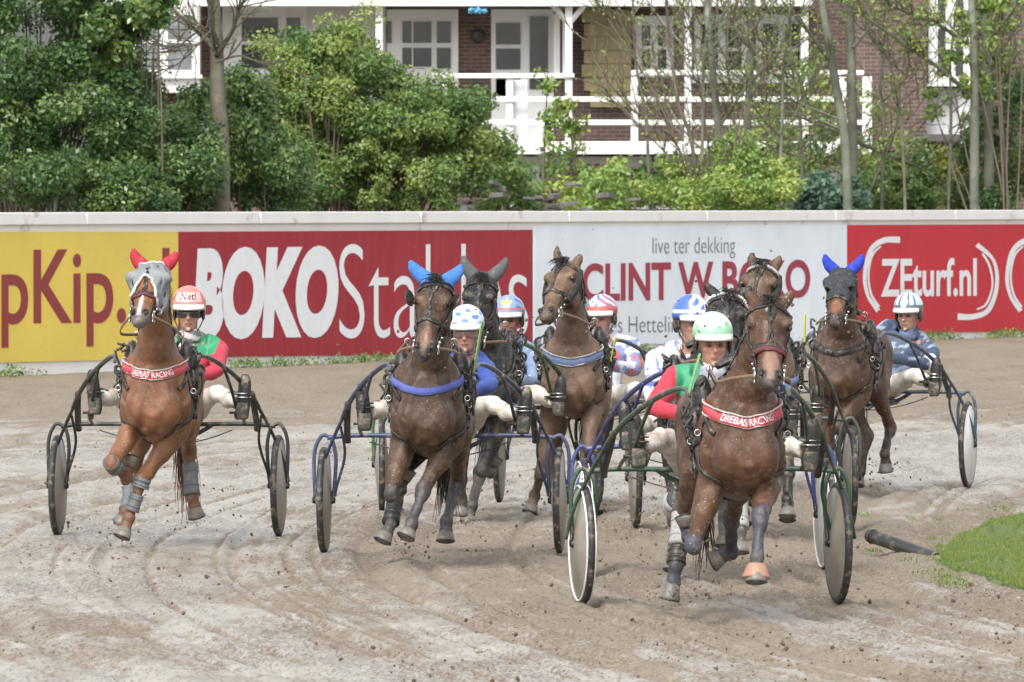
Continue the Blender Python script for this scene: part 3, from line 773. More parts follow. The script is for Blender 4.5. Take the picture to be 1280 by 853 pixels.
tree(275, 132, [(277,268),(277,200),(272,120),(271,60),(266,-20),(262,-120)], .125, .075, 'bare mossy trunk standing between the green bushes',
     [([(270,62),(250,42),(225,20),(205,-5)], .05), ([(271,70),(290,40),(300,10),(318,-20)], .04), ([(270,60),(265,20),(270,-40)], .04), ([(271,78),(300,70),(325,80)], .02), ([(225,20),(200,45),(190,75)], .018), ([(262,40),(235,70),(215,85)], .018),([(268,30),(240,45),(222,60),(205,62)], .016)], 'bark', 110, 21, 500, 'ivy', ls=.035)
G2 = 'pale bare trees in front of the house'
tree(900, 151, [(903,262),(899,190),(893,110),(886,40),(880,-40)], .075, .045, 'slim pale trunk leaning left in front of the verandah',
     [([(899,160),(925,120),(960,80),(985,60)], .03), ([(893,110),(865,70),(830,30),(800,-10)], .03), ([(890,60),(915,30),(945,-10)], .025), ([(898,200),(860,170),(830,120),(815,60)], .025)], 'bark_grey', 90, 22, 700, 'spring', G2)
tree(937, 153, [(933,262),(933,190),(937,110),(938,30),(940,-60)], .085, .05, 'straight pale trunk in front of the verandah windows',
     [([(937,120),(965,90),(1010,75)], .03), ([(937,60),(910,20),(890,-20)], .03), ([(934,170),(980,190),(1030,205)], .025), ([(938,40),(970,0),(1000,-30)], .025)], 'bark_grey', 80, 23, 600, 'spring', G2)
tree(1048, 150, [(1062,262),(1058,200),(1045,110),(1030,20),(1015,-60)], .088, .055, 'thick pale trunk leaning left beside its straight twin',
     [([(1040,80),(1010,40),(985,10),(960,-20)], .035), ([(1052,150),(1000,130),(950,110),(900,95)], .02), ([(1060,165),(990,140),(940,150)], .02)], 'bark_grey', 60, 24, 400, 'spring', G2)
tree(1066, 151, [(1068,262),(1066,190),(1065,110),(1063,30),(1060,-60)], .09, .06, 'thick straight pale trunk rising before the brick wall',
     [([(1066,175),(1100,190),(1150,210),(1195,245)], .04), ([(1066,60),(1090,30),(1120,0),(1140,-30)], .03), ([(1065,170),(1020,155),(975,135),(940,120)], .028), ([(1078,262),(1100,210),(1118,165),(1125,110),(1115,60)], .028)], 'bark_grey', 80, 25, 700, 'spring', G2)
tree(1218, 149, [(1218,262),(1218,180),(1218,100),(1216,30),(1210,-60)], .085, .055, 'pale trunk at the right edge in front of the white window',
     [([(1218,125),(1180,90),(1130,55),(1080,20),(1050,0)], .045), ([(1217,60),(1170,30),(1120,10),(1090,-15)], .04)], 'bark_grey', 100, 26, 1100, 'spring', G2, .055)
tree(1234, 150, [(1236,262),(1236,180),(1233,100),(1232,30),(1236,-60)], .09, .06, 'darker trunk wrapped in ivy nearest the right edge',
     [([(1234,60),(1255,30),(1275,0)], .04), ([(1236,160),(1260,175),(1285,165)], .03)], 'bark_grey', 70, 27, 800, 'ivy', G2)
tree(1262, 152, [(1262,262),(1262,180),(1266,90),(1268,-60)], .08, .05, 'slim brown trunk cut by the right edge of the view',
     [([(1264,110),(1240,70),(1225,40)], .03)], 'bark', 50, 28, 500, 'spring', G2)
tree(845, 148, [(885,262),(868,200),(848,130),(838,60),(830,-30)], .035, .02, 'many stemmed bare shrub fanning out before the verandah',
     [([(885,262),(850,190),(815,110),(770,40),(745,0)], .022), ([(880,255),(840,200),(790,150),(750,110)], .02), ([(890,262),(885,180),(870,80),(855,-10)], .022), ([(875,240),(835,160),(800,70),(790,10)], .018), ([(895,262),(915,200),(930,130),(960,90)], .018)], 'twig', 130, 29, 900, 'spring', G2, .035)
for i, (x, lean, r_, lb) in enumerate(((815,-30,.03,'slender bare stem rising right of the timber planks'),(868,24,.035,'slender bare stem in front of the fourth verandah post'),(918,-10,.03,'thin bare stem between the two pale verandah trunks'),(965,30,.035,'thin twiggy stem leaning right before the white windows'),(1005,-22,.03,'thin bare stem where the verandah meets the brick'),(1098,12,.035,'slender bare stem before the dark brick pier'),(1135,-34,.03,'bare stem leaning left below the white window'),(1180,18,.03,'slender bare stem left of the right edge trunks'))):
    g_ = random.Random(90+i); T = lambda k, s=0: (x+lean*k+s, 262-310*k)
    brs = []
    for j in range(7):
        k = g_.uniform(.2,.8); s = g_.choice((-1,1))*g_.uniform(30,85); brs.append(([T(k), T(k+.07, s*.35), T(k+.17, s*.7), T(k+.32, s)], .014))
    tree(x, 150+i%3, [T(0), T(.3,3), T(.6,-3), T(.9,2), T(1.2)], r_, .012, lb, brs, 'bark_grey' if i%2 else 'bark', 60, 40+i, 320, 'spring', G2, .03)
# heap of slate stones behind the wall
M['slate'] = mat('grey_slate', (.13,.128,.12), .7, 0, .5, 5)
hp = empty('stone_heap', (pxx(680,146), 146, 0), 'heap of flat grey stones seen between the low shrubs', 'stones')
mb = MB()
for i in range(34):
    c = P(random.uniform(560,800), random.uniform(228,268), 147+random.uniform(-1,1)); a = random.uniform(0,3.1)
    ax = Vector((math.cos(a), math.sin(a), random.uniform(-.2,.2)))*random.uniform(.06,.18); ay = Vector((-math.sin(a), math.cos(a), .1))*random.uniform(.05,.12)
    mb.obox(c, ax, ay, Vector((0,0,random.uniform(.015,.04))))
mb.build('stones', M['slate'], hp, smooth=False, bevel=.008)
# dark bank of garden soil behind the wall, supports the low planting
M['soil'] = mat('garden_soil', (.09,.07,.05), .95, 0, .4, 2, 0, 5, .6, 12)

# ---------------------------------------------------------------- infield lawn, gravel lip, weeds
lawn_pts = [(1172,703),(1184,690),(1196,676),(1216,668),(1240,656),(1262,652),(1300,642),(1350,648),(1380,720),(1320,752),(1278,742),(1252,733),(1224,722),(1196,716)]
def gz(px, py):     # point of the flat ground at a pixel
    D = F*CAMH/(py-HOR); return Vector((pxx(px, D), D, 0))
def lawn():
    ed = [gz(x, y) for x, y in lawn_pts]
    cen = sum(ed, Vector())/len(ed)
    bm = bmesh.new()
    rings = []
    for k in (0, .5, .85, .96, 1.0, 1.04):
        h = {0:.035, .5:.035, .85:.032, .96:.027, 1.0:.012, 1.04:-.04}[k]
        P2, _ = crom(ed+[ed[0]], [(0,0)]*(len(ed)+1), 6)
        P2 = P2[:-1]
        rings.append([bm.verts.new(cen+(p-cen)*k*(1+(.05*mnoise.noise(p*2.5)+.10*mnoise.noise(Vector((p.x*6,p.y*1.2,1))))*(k>.5))+Vector((0,0,h+.02*mnoise.noise(p*3*k)))) for p in P2] if k else None)
    c0 = bm.verts.new(cen+Vector((0,0,.035)))
    for r0, r1 in zip(rings[1:], rings[2:]):
        n = len(r0)
        for i in range(n): bm.faces.new((r0[i], r0[(i+1)%n], r1[(i+1)%n], r1[i]))
    n = len(rings[1])
    for i in range(n): bm.faces.new((c0, rings[1][(i+1)%n], rings[1][i]))
    bmesh.ops.recalc_face_normals(bm, faces=bm.faces)
    me = bpy.data.meshes.new('lawn'); bm.to_mesh(me); bm.free(); return me
M['lawn'] = mat('lawn_green', (.11,.16,.04), .9, 0, .5, 6, 0, 5, .6, 20)
lw = link('lawn', lawn(), M['lawn']); tag(lw, kind='structure')
def inside(px, py, poly):
    c = False; j = len(poly)-1
    for i in range(len(poly)):
        (xi, yi), (xj, yj) = poly[i], poly[j]
        if (yi > py) != (yj > py) and px < (xj-xi)*(py-yi)/(yj-yi)+xi: c = not c
        j = i
    return c
def blades(pts, h0, h1, w, seed):
    g_ = np.random.default_rng(seed); n = len(pts); p = np.array([list(a) for a in pts])
    a = g_.random(n)*6.28; h = h0+(h1-h0)*g_.random(n); d = np.stack([np.cos(a), np.sin(a), 0*a], 1)
    ln = g_.normal(size=(n,3))*.35; ln[:,2] = 1; ln *= h[:,None]
    V = np.stack([p-d*w, p+d*w, p+ln], 1).reshape(-1,3)
    me = bpy.data.meshes.new('grass'); me.vertices.add(3*n); me.vertices.foreach_set('co', V.ravel()); me.loops.add(3*n); me.loops.foreach_set('vertex_index', np.arange(3*n, dtype=np.int32))
    me.polygons.add(n); me.polygons.foreach_set('loop_start', np.arange(0,3*n,3,dtype=np.int32)); me.polygons.foreach_set('loop_total', np.full(n,3,np.int32)); me.update()
    set_col(me, np.repeat(np.clip(.5+g_.normal(size=n)*.25,0,1),3)[:,None]*np.ones((1,3)))
    return me
M['grass'] = leaf_mat('grass_blade', (.07,.12,.022), (.15,.22,.045), (.29,.31,.09), .6)
pts = []
while len(pts) < 42000:
    x, y = random.uniform(1165,1350), random.uniform(630,742)
    if inside(x, y, lawn_pts):
        p = gz(x, y)
        if npnoise(np.array([p.x*3.]), np.array([p.y*.8]), 4)[0] > .30 or random.random() < .35: pts.append((p.x, p.y, .025))
gr = link('grass', blades(pts, .010, .032, .003, 5), M['grass']); tag(gr, 'short green grass of the infield at the right edge', 'grass', kind='stuff')
pts = []
for i in range(30):       # loose tufts creeping onto the sand round the lawn
    x, y = random.choice([(random.uniform(1120,1180), random.uniform(655,715)), (random.uniform(1180,1290), random.uniform(630,655)), (random.uniform(1060,1180), random.uniform(640,720)), (random.uniform(1150,1260), random.uniform(700,735))])
    c = gz(x, y); r = random.uniform(.03,.12)
    for k in range(int(900*r)+20): pts.append((c.x+random.gauss(0,r*.7), c.y+random.gauss(0,r*3.5), .0))
for k in range(2600):
    x, y = random.uniform(1168,1210), random.uniform(650,728); c = gz(x, y); 
    if random.random() < math.exp(-abs(x-1178-(y-690)*(.35 if y>690 else -.5))/9): pts.append((c.x, c.y, .0))
gr = link('grass_tufts', blades(pts, .010, .03, .004, 6), M['grass']); tag(gr, 'loose grass tufts creeping over the sand around the infield', 'grass', kind='stuff')
# weeds at the foot of the wall
pts = []; 
def weed_strip(a, b_, n, h):
    global pts
    for k in range(n):
        px = random.uniform(a, b_); base = on_wall(px, 300, random.uniform(.05,.5))
        dens = npnoise(np.array([px*.06]), np.array([2.]))[0]
        if dens < .35 and random.random() < .8: continue
        pts.append((Vector((base.x, base.y, .01+h*.6*random.random()*dens)), (.05,.05,.03), random.uniform(.2,.9)))
weed_strip(290, 520, 260, .18); weed_strip(1150, 1300, 260, .20); weed_strip(-20, 55, 110, .22); weed_strip(770, 870, 90, .12); weed_strip(520, 700, 60, .08); weed_strip(1000, 1150, 120, .15)
wme = leaves(pts, 5000, .022, 77); o = link('weeds', wme, M['bush']); tag(o, 'low green weeds along the foot of the advertising wall', 'weeds', kind='stuff')
# gravel lip and loose clods
def clods(name, spots, m, seed, label, cat):
    g_ = random.Random(seed); mb = MB()
    for (p, r) in spots:
        X = Vector((g_.uniform(-1,1), g_.uniform(-1,1), g_.uniform(-1,1))).normalized(); Y = X.orthogonal().normalized(); Z = X.cross(Y)
        o0 = len(mb.v); mb.ball(p, (r, r*g_.uniform(.5,.9), r*g_.uniform(.4,.8)), (X, Y, Z), 6, 4)
        for i in range(o0, len(mb.v)): mb.v[i] = mb.v[i] + Vector((g_.uniform(-1,1), g_.uniform(-1,1), g_.uniform(-1,1)))*r*.25
    o = mb.build(name, m, smooth=False); tag(o, label, cat, kind='stuff'); return o
M['clod'] = mat('dark_wet_sand_clod', (.12,.085,.058), .8, 0, .4, 20)
M['pebble'] = mat('pale_pebble', (.30,.28,.25), .8, 0, .4, 20)
sp_ = []
for i in range(1500):
    y = 470 + 385*random.random()**.8; x = random.uniform(-20,1300); p = gz(x, y)
    if npnoise(np.array([float(trackq(np.array(p.x), np.array(p.y)))*1.7]), np.array([p.y*.2]), 5)[0] < .42: continue
    sp_.append((p + Vector((0,0,.008)), random.choice([.005,.006,.007,.009,.014]) ))
clods('sand_clods', sp_, M['clod'], 3, 'loose dark clods of wet sand strewn over the track', 'clods')
sp_ = []
for i in range(260):
    x = random.uniform(1180,1330); y = random.gauss(733,9); p = gz(x, y); sp_.append((p+Vector((0,0,.01)), random.uniform(.005,.012)))
clods('gravel', sp_, M['pebble'], 4, 'pale pebbles scattered below the infield grass', 'gravel')
# black pole lying against the infield edge
a, b_ = P(1088, 670, 60.3), P(1163, 696, 59.6)
pr = empty('black_pipe', (a.x, a.y, 0), 'black tilted pipe with its left end off the sand by the infield', 'pipe')
M['pipe'] = mat('black_pipe', (.035,.037,.036), .5, 0, .4, 9, .3, 8)
mb = MB(); d = (b_-a).normalized(); mb.lathe(a, d, [(.03,.0),(.03,.032),(0,.034),(0,.042),((b_-a).length+.1,.042)], 18); mb.build('tube', M['pipe'], pr)
mb = MB(); mb.torus(a+d*.035, d, .042, .006); mb.build('rim', M['pipe'], pr)
# ================================================================ HORSES
def solve(p, px, py, L, sgn, lim=1.0):
    """point at distance L from p seen at pixel (px,py); sgn +1 nearer the camera, -1 further"""
    D = p.y
    for _ in range(6):
        q = P(px, py, D)
        d2 = (q.x-p.x)**2 + (q.z-p.z)**2
        dy = min(math.sqrt(max(L*L-d2, 0)), lim*L)
        D = p.y - sgn*dy
    q = P(px, py, D)
    return q
def to_mesh_local(mb, root): return Vector(parent_loc(root))

def strap_mesh(mb, bvh, org, pts, width, thick=.006, closed=False, lift=.003, samples=7, flat=None, snap=True):
    pts = [Vector(p) for p in pts]
    if closed: pts = pts + [pts[0]]
    P2, _ = crom(pts, [(0,0)]*len(pts), samples)
    if closed: P2 = P2[:-1]
    q, nn = [], []
    for p in P2:
        if snap:
            loc, nor, i, d = bvh.find_nearest(p - org)
            q.append(loc + org); nn.append(nor)
        else:
            loc, nor, i, d = bvh.find_nearest(p - org); q.append(p); nn.append(nor if flat is None else Vector(flat))
    n = len(q)
    for _ in range(2):
        nn = [(nn[(i-1) % n if closed else max(i-1,0)] + nn[i]*2 + nn[(i+1) % n if closed else min(i+1,n-1)]).normalized() for i in range(n)]
    base = len(mb.v)
    for i in range(n):
        a = q[(i+1) % n] if closed else q[min(i+1, n-1)]; b = q[i-1] if closed else q[max(i-1, 0)]
        t = (a-b).normalized(); s = t.cross(nn[i]).normalized(); N_ = nn[i]; w = width/2
        c = q[i] + N_*lift
        mb.v += [c - s*w, c - s*w*.9 + N_*thick, c + s*w*.9 + N_*thick, c + s*w]
    k = n if closed else n-1
    for i in range(k):
        a = base+4*i; b = base+4*((i+1) % n)
        for j in range(3): mb.f.append((a+j, a+j+1, b+j+1, b+j)); mb.m.append(mb.mi)
        mb.f.append((a+3, a, b, b+3)); mb.m.append(mb.mi)
    return q, nn
def hairs(mb, roots, dirs, length, r, seed, droop=1.0, wav=.05, seg=5):
    g_ = random.Random(seed)
    for p, d in zip(roots, dirs):
        L = length*g_.uniform(.6,1.1); v = Vector(d).normalized(); pl_ = [Vector(p)]
        for k in range(seg):
            v = (v + Vector((g_.uniform(-1,1)*wav*4, g_.uniform(-1,1)*wav*4, -droop*.35))).normalized()
            pl_.append(pl_[-1] + v*L/seg)
        mb.tube(pl_, [r*(1-.8*i/seg) for i in range(seg+1)], n=4, sub=1)

def horse(h):
    c = h['coat']; dark = h.get('dark', (.022,.018,.017)); D = h['D']
    yaw = R(h['yaw']); f = Vector((math.sin(yaw), -math.cos(yaw), 0)); r = Vector((math.cos(yaw), math.sin(yaw), 0)); Z = Vector((0,0,1))
    O = Vector((pxx(h['px'], D), D, 0)); zo = h.get('z', 0)
    K = h.get('K', .87); L = lambda u, w, z: O + (r*u + f*w + Z*z)*K + Z*zo
    def KR(x): return [tuple(q*K for q in p) for p in x]
    root = empty('horse', O, h['label'], 'horse', 'trotting horses pulling racing sulkies')
    org = Vector(O); seedh = h['px']*.37
    mb = MB(); S = []     # S: (point, radius, colour)
    fat = 1.0
    tor = [(-1.60,1.27,.05,.08),(-1.52,1.24,.14,.18),(-1.38,1.20,.20,.26),(-1.18,1.18,.225,.29),(-.95,1.17,.225,.29),(-.65,1.14,.235,.31),(-.35,1.12,.24,.345),(-.1,1.13,.225,.365),(.08,1.15,.20,.35),(.22,1.15,.165,.28),(.31,1.16,.11,.19)]
    mb.tube([L(0,w,z) for w,z,a,b in tor], KR([(a,b) for w,z,a,b in tor]), up=(0,0,1), n=20, sub=3)
    def MBL(p, rd): mb.ball(p, tuple(q*K for q in rd), (r,f,Z), 14, 10)
    for s in (-1,1):
        MBL(L(.115*s,.20,1.04), (.088,.14,.15)); MBL(L(.05*s,.17,.93), (.05,.10,.09))                # breast muscle, a furrow between the two
        MBL(L(.165*s,.04,1.18), (.075,.13,.25))               # shoulder blade
        MBL(L(.185*s,-.20,1.10), (.07,.10,.22))               # triceps
        MBL(L(.15*s,-.02,.98), (.085,.12,.14))
        MBL(L(.135*s,-1.24,1.17), (.115,.24,.25)); MBL(L(.15*s,-1.0,1.02), (.09,.16,.19))
    MBL(L(0,-.2,1.42), (.065,.28,.12))
    for w in (-1.4,-1,-.6,-.2,.1): S.append((L(0,w,1.15), .33, c))
    S.append((L(0,.25,1.1), .2, c))
    # neck and head
    pdx, pdy, pf = h['poll']; mx, my = h['muzzle']
    poll = P(pdx, pdy, D - pf)
    muz = solve(poll, mx, my, h.get('hl', .58)*.93, 1)
    a = (muz-poll).normalized()
    ft = R(h.get('turn', h['yaw'])); fh = Vector((math.sin(ft), -math.cos(ft), 0))
    n = (fh + Z*.35); n = (n - a*n.dot(a)).normalized()
    sd = a.cross(n).normalized()
    if sd.dot(Vector((1,0,0))) < 0: sd = -sd
    nb = L(0,.0,1.34); nb2 = L(0,.14,1.34)
    top = poll - n*.07 - Z*.02 + a*.02
    ndir = (top-nb)
    mid = nb.lerp(top, .5) - fh*.0 + Z*.03 - f*.02
    mb.tube([L(0,-.16,1.24), nb, nb.lerp(top,.28)+Z*.01, mid, nb.lerp(top,.78)+Z*.02, top], KR([(.15,.25),(.18,.255),(.132,.21),(.104,.172),(.094,.148),(.094,.125)]), up=tuple(Z*.5-f), n=16, sub=4)
    S += [(nb.lerp(top, k), .14, c) for k in (0,.3,.6,.85)]
    HL = (muz-poll).length
    prof = [(-.07,.05,.05,.09),(-.02,.078,.085,.10),(.10,.092,.105,.105),(.22,.096,.125,.11),(.34,.088,.13,.108),(.46,.074,.112,.10),(.60,.058,.086,.088),(.74,.050,.068,.074),(.86,.053,.062,.066),(.95,.052,.055,.056),(1.01,.035,.036,.036)]
    hw = h.get('hw', 1.12)
    def H(s_, u, m_): return poll + a*(s_*HL) + sd*u + n*m_
    def front(s_):
        for i in range(len(prof)-1):
            if prof[i][0] <= s_ <= prof[i+1][0]:
                t = (s_-prof[i][0])/(prof[i+1][0]-prof[i][0]); return prof[i][3]*(1-t)+prof[i+1][3]*t
        return .05
    mb.tube([H(s_,0,fr-b) for s_,aa,b,fr in prof], [(aa*hw,b) for s_,aa,b,fr in prof], up=tuple(n), n=16, sub=3)
    for s in (-1,1):
        mb.ball(H(.27,.075*s*hw,.070), (.034,.026,.042), (sd,n,a))         # brow over the eye
        mb.ball(H(.36,.058*s*hw,-.075), (.042,.085,.095), (sd,n,a))        # cheek
        mb.ball(H(.52,.055*s*hw,.045), (.014,.016,.085), (sd,n,a), 8, 6)   # facial crest
        mb.ball(H(.90,.034*s*hw,.036), (.024,.026,.036), (sd,n,a))         # nostril wing
    mb.ball(H(.955,0,-.03), (.036,.034,.03), (sd,n,a)); mb.ball(H(.985,0,.012), (.04,.032,.03), (sd,n,a))
    muzc = h.get('muzc', (.035,.03,.028))
    S += [(H(k,0,0), .12, c) for k in (.0,.2,.4,.6,.72)] + [(H(.93,0,.0), .075, muzc), (H(1.02,0,-.02), .07, muzc)]
    # ears
    earb, eart = [], []
    for s, (ex, ey) in zip((-1,1), h['ears']):
        b0 = H(-.03,.052*s*hw,.03); tip = P(ex, ey, b0.y + .0)
        e = (tip-b0); Ln = e.length; e.normalize()
        o_ = (Vector((0,-1,0)) - e*Vector((0,-1,0)).dot(e)).normalized()
        m1 = b0 + e*Ln*.33 + sd*s*.014; m2 = b0 + e*Ln*.68 + sd*s*.016
        if not h.get('earcover'):
            mb.tube([b0-e*.03, b0, m1, m2, tip], [(.026,.024),(.03,.024),(.036,.018),(.026,.014),(.006,.006)], up=tuple(o_), n=10, sub=3)
            S += [(b0, .03, c), (m1, .03, c), (m2, .026, h.get('earc', c)), (tip, .02, dark)]
        earb.append((b0, m1, m2, tip, e, o_))
    # legs
    toes = []; cann = {}
    def leg(key, hip, hipr, joint, bones, pix, front_):
        top_ = joint; pts = [top_]; Ls = bones
        for j_, ((x, y, sg), Lb) in enumerate(zip(pix, Ls)): pts.append(solve(pts[-1], x, y, Lb, sg, .12 if j_ == 2 else 1.0))
        knee, fet, toe = pts[1], pts[2], pts[3]
        if front_:
            mb.tube([hip, top_, top_.lerp(knee,.3), top_.lerp(knee,.7), knee.lerp(top_,.1)], KR([(.10,.13),(.092,.115),(.084,.102),(.058,.068),(.052,.057)]), up=tuple(f), n=12, sub=3)
            kr, cr = .049, .028
        else:
            mb.tube([hip, hip.lerp(top_,.6), top_, top_.lerp(knee,.35), top_.lerp(knee,.75), knee], KR([(.125,.21),(.115,.18),(.10,.14),(.075,.098),(.050,.064),(.050,.066)]), up=tuple(f), n=12, sub=3)
            kr, cr = .051, .031
        dk = (fet-knee).normalized()
        if not front_:     # point of the hock
            back = (-f - dk*dk.dot(-f)); back.normalize(); mb.ball(knee - dk*.05 + back*.045, (.028,.028,.055), n=8, m=6)
        mb.ball(knee, (kr, kr*1.05, kr*1.25), n=10, m=8)
        mb.tube([knee - dk*.03, knee + dk*.05, knee.lerp(fet,.4), knee.lerp(fet,.8), fet], [kr*.95, kr*.85, cr, cr*1.02, .040], n=12, sub=3)
        dp = (toe-fet).normalized(); cor = fet.lerp(toe, .52)
        mb.ball(fet, (.042,.044,.046), n=10, m=8)
        bk = -f if front_ else -f
        mb.tube([fet, fet.lerp(cor,.5), cor, cor+dp*.02], [.040,.033,.043,.044], n=12, sub=3)
        tl = h.get('legtop', .55)
        S.append((hip, .2, c)); S.append((top_, .13, c)); S.append((top_.lerp(knee,.35), .09, c))
        S.append((top_.lerp(knee,.75), .06, c if tl < .6 else tuple(x*.6+y*.4 for x,y in zip(c,dark)))); S.append((knee, .055, h.get('kneec', dark)))
        lc = h.get('legc', dark)
        S.extend([(knee.lerp(fet,k), .04, lc) for k in (.25,.6,1)]); S.append((cor, .04, lc))
        toes.append((cor, toe, dp, fet)); cann[key] = (knee, fet, dk, kr, cr)
    ljs = h['legs']
    for key, s in (('FL',-1),('FR',1)):
        leg(key, L(.155*s,.06,1.10), .1, L(.165*s,-.04,.90), (.36,.24,.17), ljs[key], True)
    for key, s in (('HL',-1),('HR',1)):
        ex = h.get('stifle', {}).get(key, (0,0))
        leg(key, L(.12*s,-1.22,1.14), .15, L(.15*s,-.96+ex[0],.92+ex[1]), (.40,.32,.17), ljs[key], False)
    me = remesh(mb, 'horse', org, .0125, 4, .5)
    v = verts_np(me); nr = np.empty(len(v)*3); me.vertices.foreach_get('normal', nr)
    # small relief of muscle, vein and wet hair
    mus = np.array([.0065*(1-abs(mnoise.noise(Vector((p[0]*9+seedh, p[1]*7, p[2]*5))))*3.0) + .0022*mnoise.noise(Vector((p[0]*24, p[1]*24, p[2]*12))) for p in v])
    v = v + nr.reshape(-1,3)*mus[:,None]; set_verts(me, v)
    nz = np.array([mnoise.noise(Vector(p)*7) for p in v]); nz2 = np.array([mnoise.noise(Vector(p)*2.6) for p in v])
    # colours by nearest marked bone, softened
    SP = np.array([list(p-org) for p,_,_ in S]); SR = np.array([x for _,x,_ in S]); SC = np.array([x for _,_,x in S])
    d = np.linalg.norm(v[:,None,:]-SP[None], axis=2)/SR[None]
    d = d + nz[:,None]*.12
    w = np.exp(-(d - d.min(1)[:,None])*5.0); w /= w.sum(1)[:,None]
    cols = w @ SC
    cols = cols*(1+nz2[:,None]*.22)
    def mark(p, rad, col, fac=1.0, ax=None, sharp=12):
        nonlocal cols
        dd = v - np.array(list(p-org))
        if ax is not None:
            q = np.stack([dd@np.array(list(ax[i]))/rad[i] for i in range(3)], 1); k = np.linalg.norm(q, axis=1)
        else: k = np.linalg.norm(dd, axis=1)/rad
        m_ = np.clip((1.0-k+nz*.15)*sharp/3, 0, 1)*fac
        cols = cols*(1-m_[:,None]) + np.array(col)*m_[:,None]
    for mk in h.get('marks', []):
        s_, u, ru, ra, col, fa = mk
        mark(H(s_, u, front(s_)), (ru, .05, ra), col, fa, (sd, n, a))
    for s in (-1,1):
        mark(H(.925,.034*s*hw,.058), (.022,.03,.030), (.008,.006,.006), 1, (sd,n,a), 20)
        mark(H(.30,.088*s*hw,.05), (.03,.03,.028), tuple(x*.35 for x in c), .7, (sd,n,a), 10)
    mark(H(.99,0,.0), (.05,.06,.012), (.02,.015,.014), .7, (sd,n,a), 14)
    # inside of the ears is darker
    set_col(me, np.clip(cols, .004, 1))
    body = link('body', me, M['coat'], root)
    bvh = BVHTree.FromPolygons([Vector(p) for p in v], [tuple(p.vertices) for p in me.polygons])
    # eyes, nostrils
    for s in (-1,1):
        e = MB(); e.ball(H(.305,.092*s*hw,.052), (.014,.019,.021), (sd,n,a), 12, 8); e.build('eye', M['eye'], root)
        e = MB(); e.ball(H(.918,.042*s*hw,.056), (.013,.010,.022), (sd,n,a), 10, 6); e.build('nostril', M['nostril'], root)
    if h.get('earcover'):
        for b0, m1, m2, tip, e, o_ in earb:
            mb = MB(); tp = tip + e*.012
            mb.tube([b0-e*.075, b0, m1, m2, tp], [(.05,.045),(.047,.038),(.044,.03),(.034,.024),(.011,.010)], up=tuple(o_), n=14, sub=4); mb.build('ear_cover', M[h['earcover']], root)
    if h.get('hood'):   # cap over poll and forehead joining the ear covers
        m_, s0, s1 = h['hood']
        mb = MB()
        for k in range(int((s1-s0)/.018)):
            s_ = s0 + k*.018
            pts = [H(s_, .13*math.cos(x), .02+.13*math.sin(x)) for x in np.linspace(-.35, math.pi+.35, 9)]
            strap_mesh(mb, bvh, org, pts, .024, .006, lift=.004, samples=3)
        mb.build('hood', M[m_], root)
    # hooves
    for cor, toe, dp, fet in toes:
        mb = MB(); base = toe
        nose = (f*.9 + Vector((0,0,-.2))); nose = (nose - dp*dp.dot(nose)); nose.normalize()
        sdw = dp.cross(nose).normalized()
        mb.tube([cor - dp*.004, cor+dp*.012, cor.lerp(base,.55)+nose*.012, base+nose*.02, base+nose*.021+dp*.006], [(.040,.042),(.044,.047),(.050,.054),(.058,.063),(.056,.061)], up=tuple(nose), n=18, sub=2)
        mb.build('hoof', M['hoof'], root, normals=True)
        mb = MB(); mb.tube([base+nose*.021+sdw*(.052*math.sin(x_))+nose*(.058*math.cos(x_))+dp*.006 for x_ in np.linspace(-2.5,2.5,15)], [(.008,.005)]*15, up=tuple(dp), n=6, sub=1); mb.build('horseshoe', M['hub'], root)
    for key, t0, t1, mm, extra in h.get('boots', []):
        if key in cann:
            k_, ft_, dk, kr, cr = cann[key]
            mb = MB(); rr = cr+.014
            ps = [k_.lerp(ft_, t) for t in np.linspace(t0, t1, 5)]
            mb.tube(ps, [rr*extra*1.04, rr*extra, rr*extra*.97, rr*extra, rr*extra*1.12], n=14, sub=2)
            for t in (.25,.7):
                q = k_.lerp(ft_, t0+(t1-t0)*t); mb.tube([q-dk*.008, q+dk*.008], [rr*extra*1.05]*2, n=14, sub=1)
            mb.build('leg_boot', M[mm], root)
    for i, mm in h.get('bell', []):
        cor, toe, dp, fet = toes[i]; mb = MB()
        mb.tube([fet.lerp(cor,.45), cor, cor.lerp(toe,.7)], [.044,.060,.076], n=18, sub=3); mb.build('bell_boot', M[mm], root)
    # mane, forelock, tail
    hm = M[h.get('hair', 'hair_black')]
    mb = MB(); rts, drs = [], []
    side = h.get('maneside', 1)
    for i in range(240):
        k = random.uniform(.08, .98); p = nb.lerp(top, k)+Z*.02
        up_ = (Z*.5-f*.8); up_ = (up_ - ndir.normalized()*up_.dot(ndir.normalized())).normalized()
        rad = .24*(1-k)+.115*k
        p = p + up_*rad*.93 + r*random.uniform(-.02,.02)
        rts.append(p); drs.append(up_*.5 + r*side*random.uniform(.2,1.2) + Vector((0,0,.2)))
    hairs(mb, rts, drs, h.get('manelen', .2)*.72, .0035, 5, 2.0, .04); mb.build('mane', hm, root)
    if not h.get('nofore'):
        mb = MB(); hairs(mb, [H(random.uniform(-.06,.04), random.uniform(-.035,.035), .085) for _ in range(70)], [n+a*.4+sd*random.uniform(-.6,.6) for _ in range(70)], .13, .003, 6, .6, .05); mb.build('forelock', hm, root)
    tb = L(0,-1.64,1.34); mb = MB(); rts, drs = [], []
    tx = h.get('tail', (.0, .48))
    mb.tube([tb, tb-f*.07-Z*.08, tb-f*.11-Z*.24+r*tx[0]*.2, tb-f*.12-Z*.42+r*tx[0]*.5], [.045,.045,.04,.02], n=8, sub=3)
